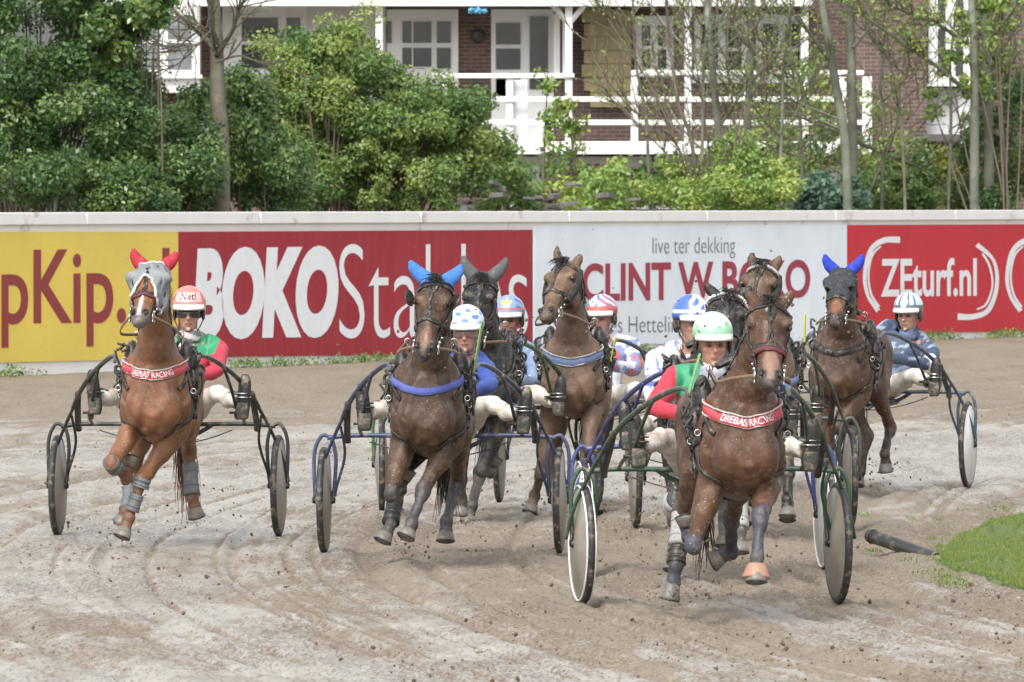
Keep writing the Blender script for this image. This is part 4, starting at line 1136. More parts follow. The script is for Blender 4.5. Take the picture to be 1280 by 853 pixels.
    for i in range(170):
        k = random.uniform(0,1); p = tb - f*(.04+.1*k) - Z*(.02+.45*k) + r*(random.uniform(-.04,.04)+tx[0]*.4*k) ; rts.append(p)
        drs.append(-Z*1.4 + r*(tx[0]*1.2+random.uniform(-.10,.10)) - f*random.uniform(-.1,.3))
    hairs(mb, rts, drs, tx[1], .0055, 8, .9, .03, 6); mb.build('tail', hm, root)
    # ---------------- bridle
    sb = MB()
    def ring(s_, w, m0=-.02, ru=.16, closed=True, mm=None, tilt=0):
        pts = [H(s_ + tilt*math.sin(x), ru*math.cos(x), m0+.16*math.sin(x)) for x in np.linspace(0, 2*math.pi, 12, endpoint=False)]
        strap_mesh(mm or sb, bvh, org, pts, w, closed=True, samples=4)
    ring(.115, .022); ring(.60, .026)
    if h.get('nosecol'):
        nb_ = MB(); ring(.66, .032, mm=nb_); nb_.build('noseband', M[h['nosecol']], root)
    for s in (-1,1):
        strap_mesh(sb, bvh, org, [H(.10,.12*s,.0), H(.3,.13*s,-.01), H(.5,.11*s,-.01), H(.62,.1*s,.0), H(.80,.08*s,-.012)], .018)
        strap_mesh(sb, bvh, org, [H(.10,.12*s,-.02), H(.25,.12*s,-.09), H(.33,.05*s,-.22)], .016)
        strap_mesh(sb, bvh, org, [H(.12,.05*s,.2), H(.28,.025*s,.2), H(.42,.005*s,.2), H(.52,-.025*s if h.get('xface') else .02*s,.2), H(.62,-.06*s if h.get('xface') else .04*s,.15)], .014)
    strap_mesh(sb, bvh, org, [H(-.06,0,.15), H(.06,0,.2), H(.2,0,.2), H(.42,0,.2)], .016)
    for s in (-1,1):  # rosettes and buckles
        for s_, u, m_ in ((.115,.11,.02),(.60,.08,0)):
            loc, nor, _, _ = bvh.find_nearest(H(s_, u*s, m_)-org); sb.ball(loc+org+nor*.008, .014, n=8, m=6)
    sb.build('bridle', M['strap'], root)
    bits = []
    mb = MB()
    for s in (-1,1):
        p = H(.835,.066*s*hw,-.018); mb.torus(p, sd, .030, .0045, 18, 6); bits.append(p)
        mb.tube([p + a*.05, p, p - a*.10], [.004,.004,.004], n=6, sub=1); mb.ball(H(.78,.068*s*hw,.0), .010, n=8, m=6); mb.ball(H(.70,.075*s*hw,-.01), .008, n=8, m=6)
    mb.build('bit', M['steel'], root)
    if h.get('blinker'):
        for s in (-1,1):
            mb = MB(); cpt = H(.27,.125*s*hw,.055); fr = (n*.9+sd*s*.55).normalized(); sv = a.cross(fr).normalized()
            vs = []; 
            mb.ball(cpt, (.048,.009,.055), (fr, sv, a), 14, 8)
            mb.build('blinker', M[h['blinker']], root)
    if h.get('cheekroll'):
        for s in (-1,1):
            mb = MB()
            P3 = [H(.08,.105*s,.01), H(.25,.115*s,.0), H(.42,.105*s,-.015), H(.60,.085*s,-.02)]
            mb.tube(P3, [.024,.032,.032,.022], n=10, sub=5); mb.build('cheek_roll', M['sheepskin'], root)
    # ---------------- harness
    hb = MB()
    for w, wd_ in ((-.30,.10),(-.42,.035)):
        pts = [L(.36*math.cos(x), w, 1.12+.46*math.sin(x)) for x in np.linspace(0, 2*math.pi, 14, endpoint=False)]
        strap_mesh(hb, bvh, org, pts, wd_, .012, True, samples=5)
    for s in (-1,1):
        hb.ball(L(.20*s,-.30,1.36), (.055,.10,.14), (r,f,Z)); hb.ball(L(.255*s,-.26,1.22), (.035,.07,.10), (r,f,Z))
        for k in range(12):
            q = L(s*random.uniform(.2,.31), -.22+random.uniform(-.06,.06), random.uniform(1.12,1.5)); hb.tube([q, q+r*random.uniform(-.05,.05)+Z*random.uniform(-.03,.03), q+r*random.uniform(-.04,.04)-Z*random.uniform(.04,.12)], .008, n=5)
        strap_mesh(hb, bvh, org, [L(.05*s,-.28,1.56), L(.16*s,-.12,1.5), L(.23*s,.05,1.30), L(.21*s,.2,1.17)], .026, .008)
        strap_mesh(hb, bvh, org, [L(.26*s,.0,1.17), L(.30*s,-.15,1.12), L(.32*s,-.3,1.08)], .04, .01)
        strap_mesh(hb, bvh, org, [L(.10*s,-.2,1.6), nb.lerp(top,.35)+r*.2*s+Z*.1, H(-.02,.1*s,-.02)], .016, .006)
        strap_mesh(hb, bvh, org, [L(.22*s,.06,1.26), L(.245*s,-.02,1.1), L(.22*s,.02,.98), L(.06*s,.1,.83)], .022, .006)
        for k in range(9):   # buckles, terrets and dangling ends at the shaft carriers
            q = L(s*(.29+.03*random.random()), -.30+random.uniform(-.09,.09), 1.34-.075*k+random.uniform(-.02,.02))
            loc, nor, _, _ = bvh.find_nearest(q-org); q = loc+org+nor*.018
            hb.obox(q, r*random.uniform(.008,.02), f*random.uniform(.015,.03), Z*random.uniform(.015,.035))
        q = L(.30*s,-.28,1.30); hb.torus(q, (f+r*s*.8), .028, .010, 16, 6); hb.tube([q, q+Z*-.10+r*.01*s, q+Z*-.22-r*.03*s], .006, n=6)
        hb.tube([L(.12*s,-.27,1.47), L(.16*s,-.27,1.54)], .012, n=6, sub=1)
    hb.tube([L(-.12,-.27,1.57), L(0,-.27,1.61), L(.12,-.27,1.57)], [(.02,.05)]*3, up=tuple(f), n=8)
    hb.build('harness', M['strap'], root)
    mb = MB()
    for s in (-1,1):
        for w, z in ((.02,1.18),(-.28,1.36),(-.28,1.12)):
            loc, nor, _, _ = bvh.find_nearest(L(.4*s,w,z)-org); q = loc+org+nor*.025; mb.torus(q, nor.cross(Z), .016, .0035, 14, 6)
        mb.torus(L(.16*s,-.27,1.56), f, .018, .004, 14, 6)
    mb.build('harness_ring', M['steel'], root)
    if h.get('collar'):
        mk, hh_, zc, wdt = h['collar']
        mb = MB(); pts = [L(-.30,-.06,zc+.10), L(-.23,.10,zc+.05), L(-.13,.28,zc+.005), L(0,.36,zc-.01), L(.13,.28,zc+.005), L(.23,.10,zc+.05), L(.30,-.06,zc+.10)]
        q, nn = strap_mesh(mb, bvh, org, pts, wdt, .012, samples=10)
        st = mb.build('breast_collar', M[mk], root)
        if h.get('collaredge'):
            eb = MB()
            for sg in (-1,1):
                for_ = [qq + Vector((0,0,sg*wdt*.46)) + n_*.016 for qq, n_ in zip(q, nn)]
                eb.tube(for_, .005, n=6, sub=1)
            eb.build('piping', M['fleece'], root)
        if h.get('collartext'):
            tv, tf = glyph_mesh(h['collartext'], .01); x0, x1 = tv[:,0].min(), tv[:,0].max(); y0, y1 = tv[:,1].min(), tv[:,1].max()
            cum = [0]
            for i in range(1, len(q)): cum.append(cum[-1]+(q[i]-q[i-1]).length)
            tot = cum[-1]; vs = []
            ka, kb = h.get('collarspan', (.31,.68))
            for x, y, _ in tv:
                sl = tot*(ka+(kb-ka)*(x-x0)/(x1-x0)); i = max(j for j in range(len(cum)) if cum[j] <= sl); i = min(i, len(q)-2)
                k = (sl-cum[i])/(cum[i+1]-cum[i]+1e-9); p = q[i].lerp(q[i+1], k); n_ = nn[i].lerp(nn[i+1], k).normalized()
                t = (q[i+1]-q[i]).normalized(); vv = n_.cross(t).normalized(); vv = vv if vv.z > 0 else -vv
                vs.append(p + n_*.0175 + vv*((y-y0)/(y1-y0)-.5)*wdt*.62)
            tb_ = MB(); tb_.add(vs, tf); tb_.build('collar_lettering', M['collar_letters'], root, smooth=False)
    # number plate at the saddle, seen nearly edge-on
    if h.get('plate'):
        mk, s, tilt, (qx, qy0, qy1) = h['plate']
        D2 = D + .25; aa_ = P(qx+tilt, qy0, D2); bb_ = P(qx-tilt, qy1, D2)
        ax_ = (bb_-aa_)/2; pn = f.copy(); sdv = Vector((math.sin(R(68)), math.cos(R(68)), 0)) if s > 0 else Vector((math.sin(R(-68)), math.cos(R(-68)), 0))
        mb = MB(); wdt_ = h.get('platew', .055)
        dv = Vector((.10*s, .99, 0)).normalized()
        mb.obox((aa_+bb_)/2, ax_, dv*wdt_, Vector((1*.95, -.30*s, 0))*.004); mb.build('number_plate', M[mk], root, smooth=False, bevel=.003)
    root['_bits'] = 0; del root['_bits']
    return dict(root=root, bits=bits, L=L, H=H, bvh=bvh, org=org, sd=sd, n=n, a=a, front=front, f=f, r=r, hw=hw)
M['collar_letters'] = mat('white_letters', (.75,.68,.68), .6)
M['collar_red'] = mat('red_collar', (.50,.07,.09), .55, 0, .2, 20, .2, 20)
M['collar_blue'] = mat('blue_fleece_collar', (.10,.13,.42), .9, 0, .3, 40, .1, 20, .8, 60)
M['collar_slate'] = mat('slate_blue_collar', (.13,.18,.32), .6, 0, .2, 20, .2, 20)
M['ear_red'] = mat('red_ear_cover', (.36,.02,.035), .8, 0, .2, 20, .05, 20, .4, 60, speck=.2)
M['ear_blue'] = mat('sky_blue_ear_cover', (.045,.17,.46), .85, 0, .2, 20, .05, 20, .5, 60, speck=.2)
M['ear_royal'] = mat('royal_blue_ear_cover', (.012,.035,.38), .8, 0, .2, 20, .03, 20, .4, 60, speck=.2)
M['ear_grey'] = mat('grey_ear_cover', (.085,.09,.095), .85, 0, .3, 20, .1, 20, .5, 60, speck=.2)
M['hood_slate'] = mat('dark_slate_hood', (.03,.035,.043), .7, 0, .4, 14, .12, 20, .4, 60, speck=.3)
M['nose_maroon'] = mat('maroon_noseband', (.10,.02,.025), .6, 0, .2, 20, .1, 20)

Hs = {}
W = (.55,.52,.50)
Hs['A'] = horse(dict(label='chestnut horse with grey fly mask and red ears, leftmost of the field', px=195, D=60.6, yaw=-3, coat=(.20,.088,.042), dark=(.11,.05,.028), legc=(.17,.085,.05), kneec=(.17,.075,.04), muzc=(.22,.20,.19),
    poll=(192,342,.42), muzzle=(174,404), hl=.57, turn=-10, ears=((168,313),(219,317)), earcover='ear_red', hair='hair_brown', manelen=.24, nofore=True, z=.0,
    legs=dict(FL=[(140,580,1),(157,598,-1),(164,572,-1)], FR=[(177,602,1),(161,648,-1),(152,671,1)], HL=[(166,592,-1),(158,640,1),(152,652,-1)], HR=[(236,562,-1),(240,622,1),(246,645,-1)]),
    marks=[(.80,0,.014,.12,W,.95),(.55,0,.012,.08,W,.8)], boots=[('FL',-.12,.25,'grey_boot',1.25),('FR',-.1,.16,'grey_boot',1.3),('FR',.35,.8,'grey_boot',1.05),('HR',.3,.95,'grey_boot',1.1),('HL',.3,.95,'grey_boot',1.05)], bell=[],
    collar=('collar_red',0,1.29,.062), collaredge=True, collartext='DREBAS RACING', nosecol='nose_maroon', tail=(.12,.55), blinker=None))
Hs['B'] = horse(dict(label='bay horse with sky blue ears and blue breast strap, second from the left', px=535, D=57.5, yaw=-3.5, coat=(.074,.041,.026), muzc=(.05,.04,.038),
    poll=(546,358,.38), muzzle=(530,447), hl=.58, turn=-6, ears=((514,328),(575,333)), earcover='ear_blue', hood=('ear_blue',-.06,.03), z=0,
    legs=dict(FL=[(489,617,1),(500,612,-1),(508,590,-1)], FR=[(529,612,1),(515,655,1),(507,671,1)], HL=[(497,612,-1),(488,655,1),(478,676,1)], HR=[(571,600,-1),(558,652,1),(557,676,1)]),
    marks=[(.17,.018,.018,.03,W,.85),(.80,.004,.006,.04,W,.6),(.82,0,.045,.08,(.22,.11,.07),.7),(.35,-.06,.03,.05,(.17,.075,.04),.6),(.40,.06,.03,.05,(.17,.075,.04),.6)], kneec=(.055,.05,.055), legc=(.06,.058,.065),
    boots=[('HL',.3,.95,'boot',1.1)], collar=('collar_blue',0,1.24,.045), collaredge=False, xface=True, blinker='strap', plate=('plate_g',1,6,(597,402,472)), tail=(.0,.5)))
Hs['C'] = horse(dict(label='black horse with grey ears behind the bay horse with sky blue ears', px=606, D=65.6, yaw=0, coat=(.018,.017,.019), dark=(.022,.022,.024), muzc=(.03,.03,.03),
    poll=(603,352,.40), muzzle=(590,440), hl=.58, turn=-4, ears=((580,322),(632,324)), earcover='ear_grey', hood=('hood_slate',-.06,.10),
    legs=dict(FL=[(576,590,1),(577,624,-1),(575,641,-1)], FR=[(603,588,1),(613,590,-1),(618,575,-1)], HL=[(575,600,-1),(572,640,1),(575,655,1)], HR=[(600,592,-1),(590,632,1),(584,655,1)]), legc=(.09,.085,.075), kneec=(.05,.048,.045),
    collar=('strap',0,1.12,.05), blinker=None, nosecol='strap'))
Hs['D'] = horse(dict(label='brown horse holding its head high and turned aside, before the white board', px=716, D=67.6, yaw=-4, coat=(.160,.098,.064), muzc=(.13,.095,.075), dark=(.05,.04,.035), legc=(.13,.09,.065), kneec=(.12,.085,.06),
    poll=(711,338,.35), muzzle=(683,400), hl=.60, turn=-28, ears=((697,307),(723,317)), manelen=.26, 
    legs=dict(FL=[(677,590,1),(668,620,-1),(662,640,1)], FR=[(735,560,1),(745,585,-1),(748,570,-1)], HL=[(690,590,-1),(700,630,1),(700,645,1)], HR=[(745,590,-1),(748,625,1),(748,640,1)]),
    marks=[(.3,0,.04,.08,(.16,.07,.035),.5)], collar=('collar_slate',0,1.25,.06), collaredge=True, cheekroll=True, plate=('plate_y',1,4,(766,421,460))))
Hs['F'] = horse(dict(label='black horse with a beaded browband half hidden behind the white and green helmet', px=884, D=55.1, yaw=3, coat=(.018,.019,.021), dark=(.03,.03,.032), muzc=(.03,.03,.03),
    poll=(908,378,.40), muzzle=(905,462), hl=.56, turn=4, ears=((884,352),(938,357)), manelen=.22,
    legs=dict(FL=[(843,628,1),(842,652,-1),(845,640,-1)], FR=[(925,618,1),(926,665,1),(924,690,1)], HL=[(843,640,-1),(842,690,1),(840,712,1)], HR=[(905,610,-1),(905,660,1),(905,682,1)]), legc=(.10,.10,.10), kneec=(.06,.06,.06),
    boots=[('FR',.0,.9,'pale_boot',1.1),('FL',-.1,.3,'pale_boot',1.5)], collar=('strap',0,1.15,.05), cheekroll=False))
Hs['G'] = horse(dict(label='brown horse with a pale browband at the back, head above the bay in front', px=955, D=62.4, yaw=2, coat=(.115,.070,.043), muzc=(.05,.04,.038),
    poll=(955,340,.38), muzzle=(934,415), hl=.58, turn=-12, ears=((942,316),(974,318)), manelen=.26,
    legs=dict(FL=[(935,590,1),(940,625,-1),(945,605,-1)], FR=[(985,585,1),(985,625,1),(984,645,1)], HL=[(930,590,-1),(930,640,1),(930,655,1)], HR=[(985,590,-1),(985,630,1),(984,650,1)]),
    nosecol='strap', collar=('collar_slate',0,1.15,.05), cheekroll=True, plate=('plate_y',1,0,(1006,393,428))))
Hs['H'] = horse(dict(label='dark bay horse with royal blue ears and dark hood, rightmost of the field', px=1052, D=71.4, yaw=-11, coat=(.084,.044,.028), dark=(.05,.032,.025), muzc=(.04,.03,.03),
    poll=(1054,345,.40), muzzle=(1043,408), hl=.58, turn=-12, ears=((1032,320),(1077,320)), earcover='ear_royal', hood=('hood_slate',-.06,.58), nofore=True,
    legs=dict(FL=[(1035,560,1),(1030,600,1),(1027,618,1)], FR=[(1046,535,1),(1062,550,-1),(1066,535,-1)], HL=[(1085,545,-1),(1076,590,1),(1072,606,1)], HR=[(1113,535,-1),(1106,568,1),(1108,588,-1)]),
    marks=[(.76,0,.05,.07,(.24,.095,.05),.95)], collar=('strap',0,1.26,.05), tail=(-.45,.75)))
Hs['E'] = horse(dict(label='bay horse with bare ears and red lettered breast strap, nearest to the camera', px=927, D=50.1, yaw=6, coat=(.094,.045,.026), muzc=(.07,.055,.05), dark=(.035,.033,.037), legc=(.055,.06,.075), kneec=(.06,.065,.085),
    poll=(960,388,.36), muzzle=(962,484), hl=.585, turn=5, hw=1.14, ears=((936,361),(991,360)), z=-.03, manelen=.2,
    legs=dict(FL=[(867,680,1),(862,672,-1),(857,648,-1)], FR=[(951,645,1),(946,698,1),(945,727,1)], HL=[(852,640,-1),(845,708,1),(836,748,1)], HR=[(915,645,-1),(914,690,-1),(892,700,-1)]),
    marks=[(.15,-.012,.010,.022,W,.8),(.82,0,.05,.12,(.26,.15,.11),.75),(.55,0,.05,.06,(.17,.085,.055),.5)], boots=[('HL',.05,.62,'pale_boot',1.15),('HL',.66,.95,'strap',1.1)], bell=[(1,'bell_boot')],
    collar=('collar_red',0,1.265,.064), collaredge=True, collartext='DREBAS RACING', nosecol='nose_maroon', xface=True, plate=('plate_g',-1,7,(868,442,492)), platew=.03))

# extras: fly mask of A, beads on F, pale browband on G
def fly_mask(h):
    H, bvh, org = h['H'], h['bvh'], h['org']; mb = MB(); rows = []
    ns, na = 26, 34
    for i in range(ns):
        s0 = -.07+ .70*i/(ns-1); row = []
        for j in range(na):
            x = -1.0 + (math.pi+2.0)*j/(na-1)
            lim = -.07 + (.70 if abs(x-math.pi/2) > 1.0 else .44+.26*(abs(x-math.pi/2)/1.0)**2)
            s_ = min(s0, lim) if s0 > lim else s0
            s_ = -.07 + (lim+.07)*i/(ns-1)
            p = H(s_, .14*math.cos(x), .01+.15*math.sin(x)); loc, nor, _, _ = bvh.find_nearest(p-org)
            fold = .005*math.sin(9*x+14*s_)+.007*mnoise.noise(Vector((x*2.5, s_*9, 3)))
            bul = .022*math.exp(-((s_-.29)/.07)**2)*(math.exp(-((x-.35)/.4)**2)+math.exp(-((x-math.pi+.35)/.4)**2))
            row.append(loc+org+nor*(.012+fold+bul))
        rows.append(row)
    base = len(mb.v)
    for r_ in rows: mb.v += r_
    for i in range(ns-1):
        for j in range(na-1): mb.f.append((i*na+j, i*na+j+1, (i+1)*na+j+1, (i+1)*na+j)); mb.m.append(0)
    o = mb.build('fly_mask', M['mesh_grey'], h['root']); s = o.modifiers.new('thick', 'SOLIDIFY'); s.thickness = .004
    mb = MB(); mb.tube([p for p in rows[-1]], .010, n=8, sub=1); mb.tube([p for p in rows[0]], .008, n=8, sub=1); mb.build('mask_edge', M['fleece'], h['root'])
fly_mask(Hs['A'])
def band(h, m, s_, w, name, beads=False):
    mb = MB(); H = h['H']
    pts = [H(s_, .14*math.cos(x), .0+.16*math.sin(x)) for x in np.linspace(-.2, math.pi+.2, 9)]
    if beads:
        q, nn = strap_mesh(MB(), h['bvh'], h['org'], pts, w, samples=3)
        for p, n_ in zip(q, nn): mb.ball(p+n_*.012, .010, n=7, m=5)
    else: strap_mesh(mb, h['bvh'], h['org'], pts, w, .01)
    mb.build(name, M[m], h['root'])
band(Hs['F'], 'white', .06, .02, 'browband_beads', True)
band(Hs['G'], 'fleece', .07, .026, 'pale_browband')
# ================================================================ SULKIES
def frame_mat(n, col, metal=.0): 
    M[n] = mat(n, col, .42, metal, .3, 12, .3, 10, 0, 40, speck=.35, spec=.4)
frame_mat('frame_black', (.03,.032,.035)); frame_mat('frame_blue', (.045,.065,.13)); frame_mat('frame_green', (.04,.11,.055)); frame_mat('frame_slate', (.06,.075,.11))
frame_mat('frame_violet', (.05,.07,.20)); frame_mat('frame_darkgreen', (.035,.075,.05)); frame_mat('frame_navy', (.045,.075,.11)); frame_mat('frame_grey', (.07,.08,.075))
def sulky(k, px, D, yaw, m, label, track=.725, disc='disc', white=None, wy=0):
    ya = R(yaw); f = Vector((math.sin(ya), -math.cos(ya), 0)); r = Vector((math.cos(ya), math.sin(ya), 0)); Z = Vector((0,0,1))
    O = Vector((pxx(px, D), D, 0)); L = lambda u, w, z: O + r*u + f*w + Z*z
    root = empty('sulky', O, label, 'sulky', 'two wheeled racing sulkies')
    fm = M[m]; wr = .335
    def part(name, tubes, mm=None, n=10):
        mb = MB()
        for pts, rad in tubes: mb.tube([L(*p) for p in pts], rad, n=n, sub=6)
        return mb.build(name, mm or fm, root)
    t = track
    part('axle_arch', [([(-t-.055,0,.36),(-t-.06,0,.62),(-t-.02,0,.73),(-t+.02,0,.735),(-t+.055,0,.70),(-t+.075,0,.58),(-t+.06,0,.36)], .012)])
    part('axle_arch', [([(t+.055,0,.36),(t+.06,0,.62),(t+.02,0,.73),(t-.02,0,.735),(t-.055,0,.70),(t-.075,0,.58),(t-.06,0,.36)], .012)])
    part('crossbar', [([(-t+.02,0,.725),(-.5,.0,.74),(0,0,.735),(.5,0,.74),(t-.02,0,.725)], .015)])
    for s in (-1,1):
        part('shaft', [([(.262*s,2.10,1.18),(.275*s,1.85,1.215),(.34*s,1.45,1.185),(.45*s,1.0,1.09),(.55*s,.6,.965),(.605*s,.38,.855)], [.009,.014,.016,.016,.016,.015]),
                       ([(.605*s,.38,.855),(.655*s,.24,.755),(.715*s,.12,.62),(.765*s,.05,.48),(.79*s,.0,.36)], .011)])
        part('strut', [([(.565*s,.55,.955),(.575*s,.40,.86),(.585*s,.12,.75),(.585*s,.02,.70)], [(.021,.014)]*4)], M['frame_black'])
        part('brace', [([(.40*s,1.25,1.14),(.44*s,1.0,1.00),(.47*s,.78,.86)], .011), ([(.47*s,.78,.86),(.50*s,.4,.80),(.50*s,.0,.745)], .011)])
        part('stay', [([(.62*s,.30,.80),(.60*s,.12,.62),(.655*s,.02,.42),(.665*s,0,.36)], .009)])
        # stirrup
        mb = MB(); c = L(.475*s,.78,.90); mb.tube([L(.475*s,.80,.83), L(.475*s,.70,.80)], .02, n=8); mb.obox(L(.475*s,.76,.83), r*.05, f*.02, Z*.008)
        mb.build('stirrup', M['hub'], root)
        # wheel
        wh = MB(); c = L(t*s,0,wr)
        wa = R(yaw+wy); ax = Vector((math.cos(wa), math.sin(wa), 0))
        wh.lathe(c, ax, [(-.020,wr-.034),(-.021,wr-.018),(-.013,wr-.004),(0,wr),(.013,wr-.004),(.021,wr-.018),(.020,wr-.034),(-.020,wr-.034)], 56)
        w = wh.build('wheel', M['tyre'], root)
        dc = MB(); dc.lathe(c, ax, [(-.052,.0),(-.050,.03),(-.021,wr-.034),(-.016,wr-.030),(.016,wr-.030),(.021,wr-.034),(.050,.03),(.052,0)], 56)
        o = dc.build('wheel_cover', M[disc], None); o.parent = w; o.location = -Vector(parent_loc(w))
        if white and s in white:
            rm = MB()
            for q in (-.0225,.0225): rm.torus(c+ax*q, ax, wr-.022, .0065, 56, 6)
            o = rm.build('rim', M['rim_white'], None); o.parent = w; o.location = -Vector(parent_loc(w))
        hb = MB(); hb.lathe(c, ax, [(-.072,0),(-.072,.017),(-.05,.026),(.05,.026),(.072,.017),(.072,0)], 16)
        for q in (-.06,.06): hb.obox(c+ax*q+Z*.02, ax*.007, f*.02, Z*.04)
        o = hb.build('hub', M['hub'], None); o.parent = w; o.location = -Vector(parent_loc(w))
    # seat
    mb = MB(); mb.tube([L(0,-.26,.70), L(0,-.15,.655), L(0,.05,.66), L(0,.16,.645)], [(.12,.02),(.19,.035),(.17,.032),(.09,.018)], up=(0,0,1), n=14); mb.build('seat', M['strap'], root)
    part('seat_support', [([(-.3,.0,.74),(-.14,-.06,.66),(.14,-.06,.66),(.3,.0,.74)], .014), ([(0,.30,.62),(0,.1,.63),(0,-.2,.64)], .013)])
    mb = MB(); mb.tube([L(-.45,.05,.70), L(-.2,.1,.63), L(0,.1,.60), L(.25,.08,.64), L(.42,.02,.70)], .004, n=5); mb.build('cable', M['strap'], root)
    return dict(root=root, L=L, f=f, r=r, D=D, px=px)
Su = {}
Su['A'] = sulky('A', 210, 63.0, 0, 'frame_black', 'black sulky behind the chestnut horse in the grey fly mask', wy=-5)
Su['B'] = sulky('B', 552, 59.9, -1, 'frame_blue', 'blue grey sulky behind the horse with sky blue ears', .735, wy=-3)
Su['C'] = sulky('C', 605, 68.0, 0, 'frame_green', 'green sulky behind the black horse with grey ears', wy=1)
Su['D'] = sulky('D', 748, 70.0, -5, 'frame_slate', 'slate blue sulky behind the brown horse that holds its head high', wy=0)
Su['F'] = sulky('F', 880, 57.2, 1, 'frame_violet', 'violet blue sulky behind the black horse with the beaded browband', disc='disc_clean', white=(-1,1), wy=6)
Su['G'] = sulky('G', 929, 64.7, 2, 'frame_grey', 'grey green sulky behind the brown horse with the pale browband', wy=2)
Su['H'] = sulky('H', 1092, 73.7, -8, 'frame_navy', 'navy sulky behind the horse with royal blue ears', disc='disc_clean', wy=-4)
Su['E'] = sulky('E', 888, 52.4, 3, 'frame_darkgreen', 'dark green sulky behind the nearest bay horse', .70, white=(-1,), wy=6)

# ================================================================ DRIVERS
def helmet_cols(kind, v):
    """v: unit directions (x right, y up, z towards the camera)"""
    x, y, z = v[:,0], v[:,1], v[:,2]; n = len(v); az = np.arctan2(x, z); c = np.zeros((n,3))
    def setc(m, col): c[m] = col
    if kind == 'A':
        setc(np.ones(n,bool), (.56,.19,.17)); setc((y>.12)&(y<.62)&(np.abs(az)<.9), (.62,.36,.35)); setc((np.abs(np.abs(az)-1.15)<.22)&(y>.15)&(y<.6), (.45,.05,.05))
    elif kind == 'B':
        setc(np.ones(n,bool), (.52,.57,.64)); k = np.sin(az*7+y*9)+np.sin(y*13-az*4); setc((k>.55)&(y<.75), (.10,.20,.48))
    elif kind == 'C':
        setc(np.ones(n,bool), (.20,.27,.42)); rr = np.hypot(az-.0, (y-.5)*1.3); setc((rr<.34*(1+.45*np.cos(5*np.arctan2(az, y-.5)))), (.60,.42,.12)); setc((np.abs(az)>.75)&(np.sin(y*14+az*5)>.2), (.08,.13,.34)); setc((y<.2)&(y>.1), (.45,.1,.12))
    elif kind == 'D':
        setc(np.ones(n,bool), (.10,.16,.42)); k = np.sin((az*1.2+y*2.4)*6); setc(k>.35, (.62,.62,.66)); setc(y<.28, (.42,.10,.08)); rr = np.hypot(az+.35, y-.52); setc(rr<.30, (.68,.70,.72)); setc(rr<.10, (.08,.12,.3)); setc((k<-.5)&(az>.1), (.45,.12,.12))
    elif kind == 'E':
        setc(np.ones(n,bool), (.58,.62,.58)); k = y + .10*np.sin(az*6)+.05*np.sin(az*15); setc((k<.34), (.27,.52,.34)); setc((k<.40)&(k>.31)&(np.sin(az*11)>-.3), (.10,.36,.18)); setc(y>.93, (.25,.5,.35))
    elif kind == 'F':
        setc(np.ones(n,bool), (.06,.13,.42)); k = np.sin((az*1.5-y*2.2)*5); setc((k>.1)&(az>-.6), (.62,.64,.72)); setc((np.abs(az-.3)<.3)&(y>.5), (.70,.60,.66)); setc(np.abs(y-.12)<.08, (.6,.65,.75))
    elif kind == 'G':
        setc(np.ones(n,bool), (.45,.47,.5)); setc(np.sin(az*6)>.2, (.1,.2,.4))
    elif kind == 'H':
        setc(np.ones(n,bool), (.42,.56,.66)); k = np.abs(az); setc((np.abs(k-.30)<.10), (.09,.12,.16)); setc((np.abs(k-.85)<.12)&(y<.8), (.12,.16,.2)); setc(y<.16, (.10,.12,.15)); setc((k<.16)&(y<.85), (.55,.72,.8))
    return c
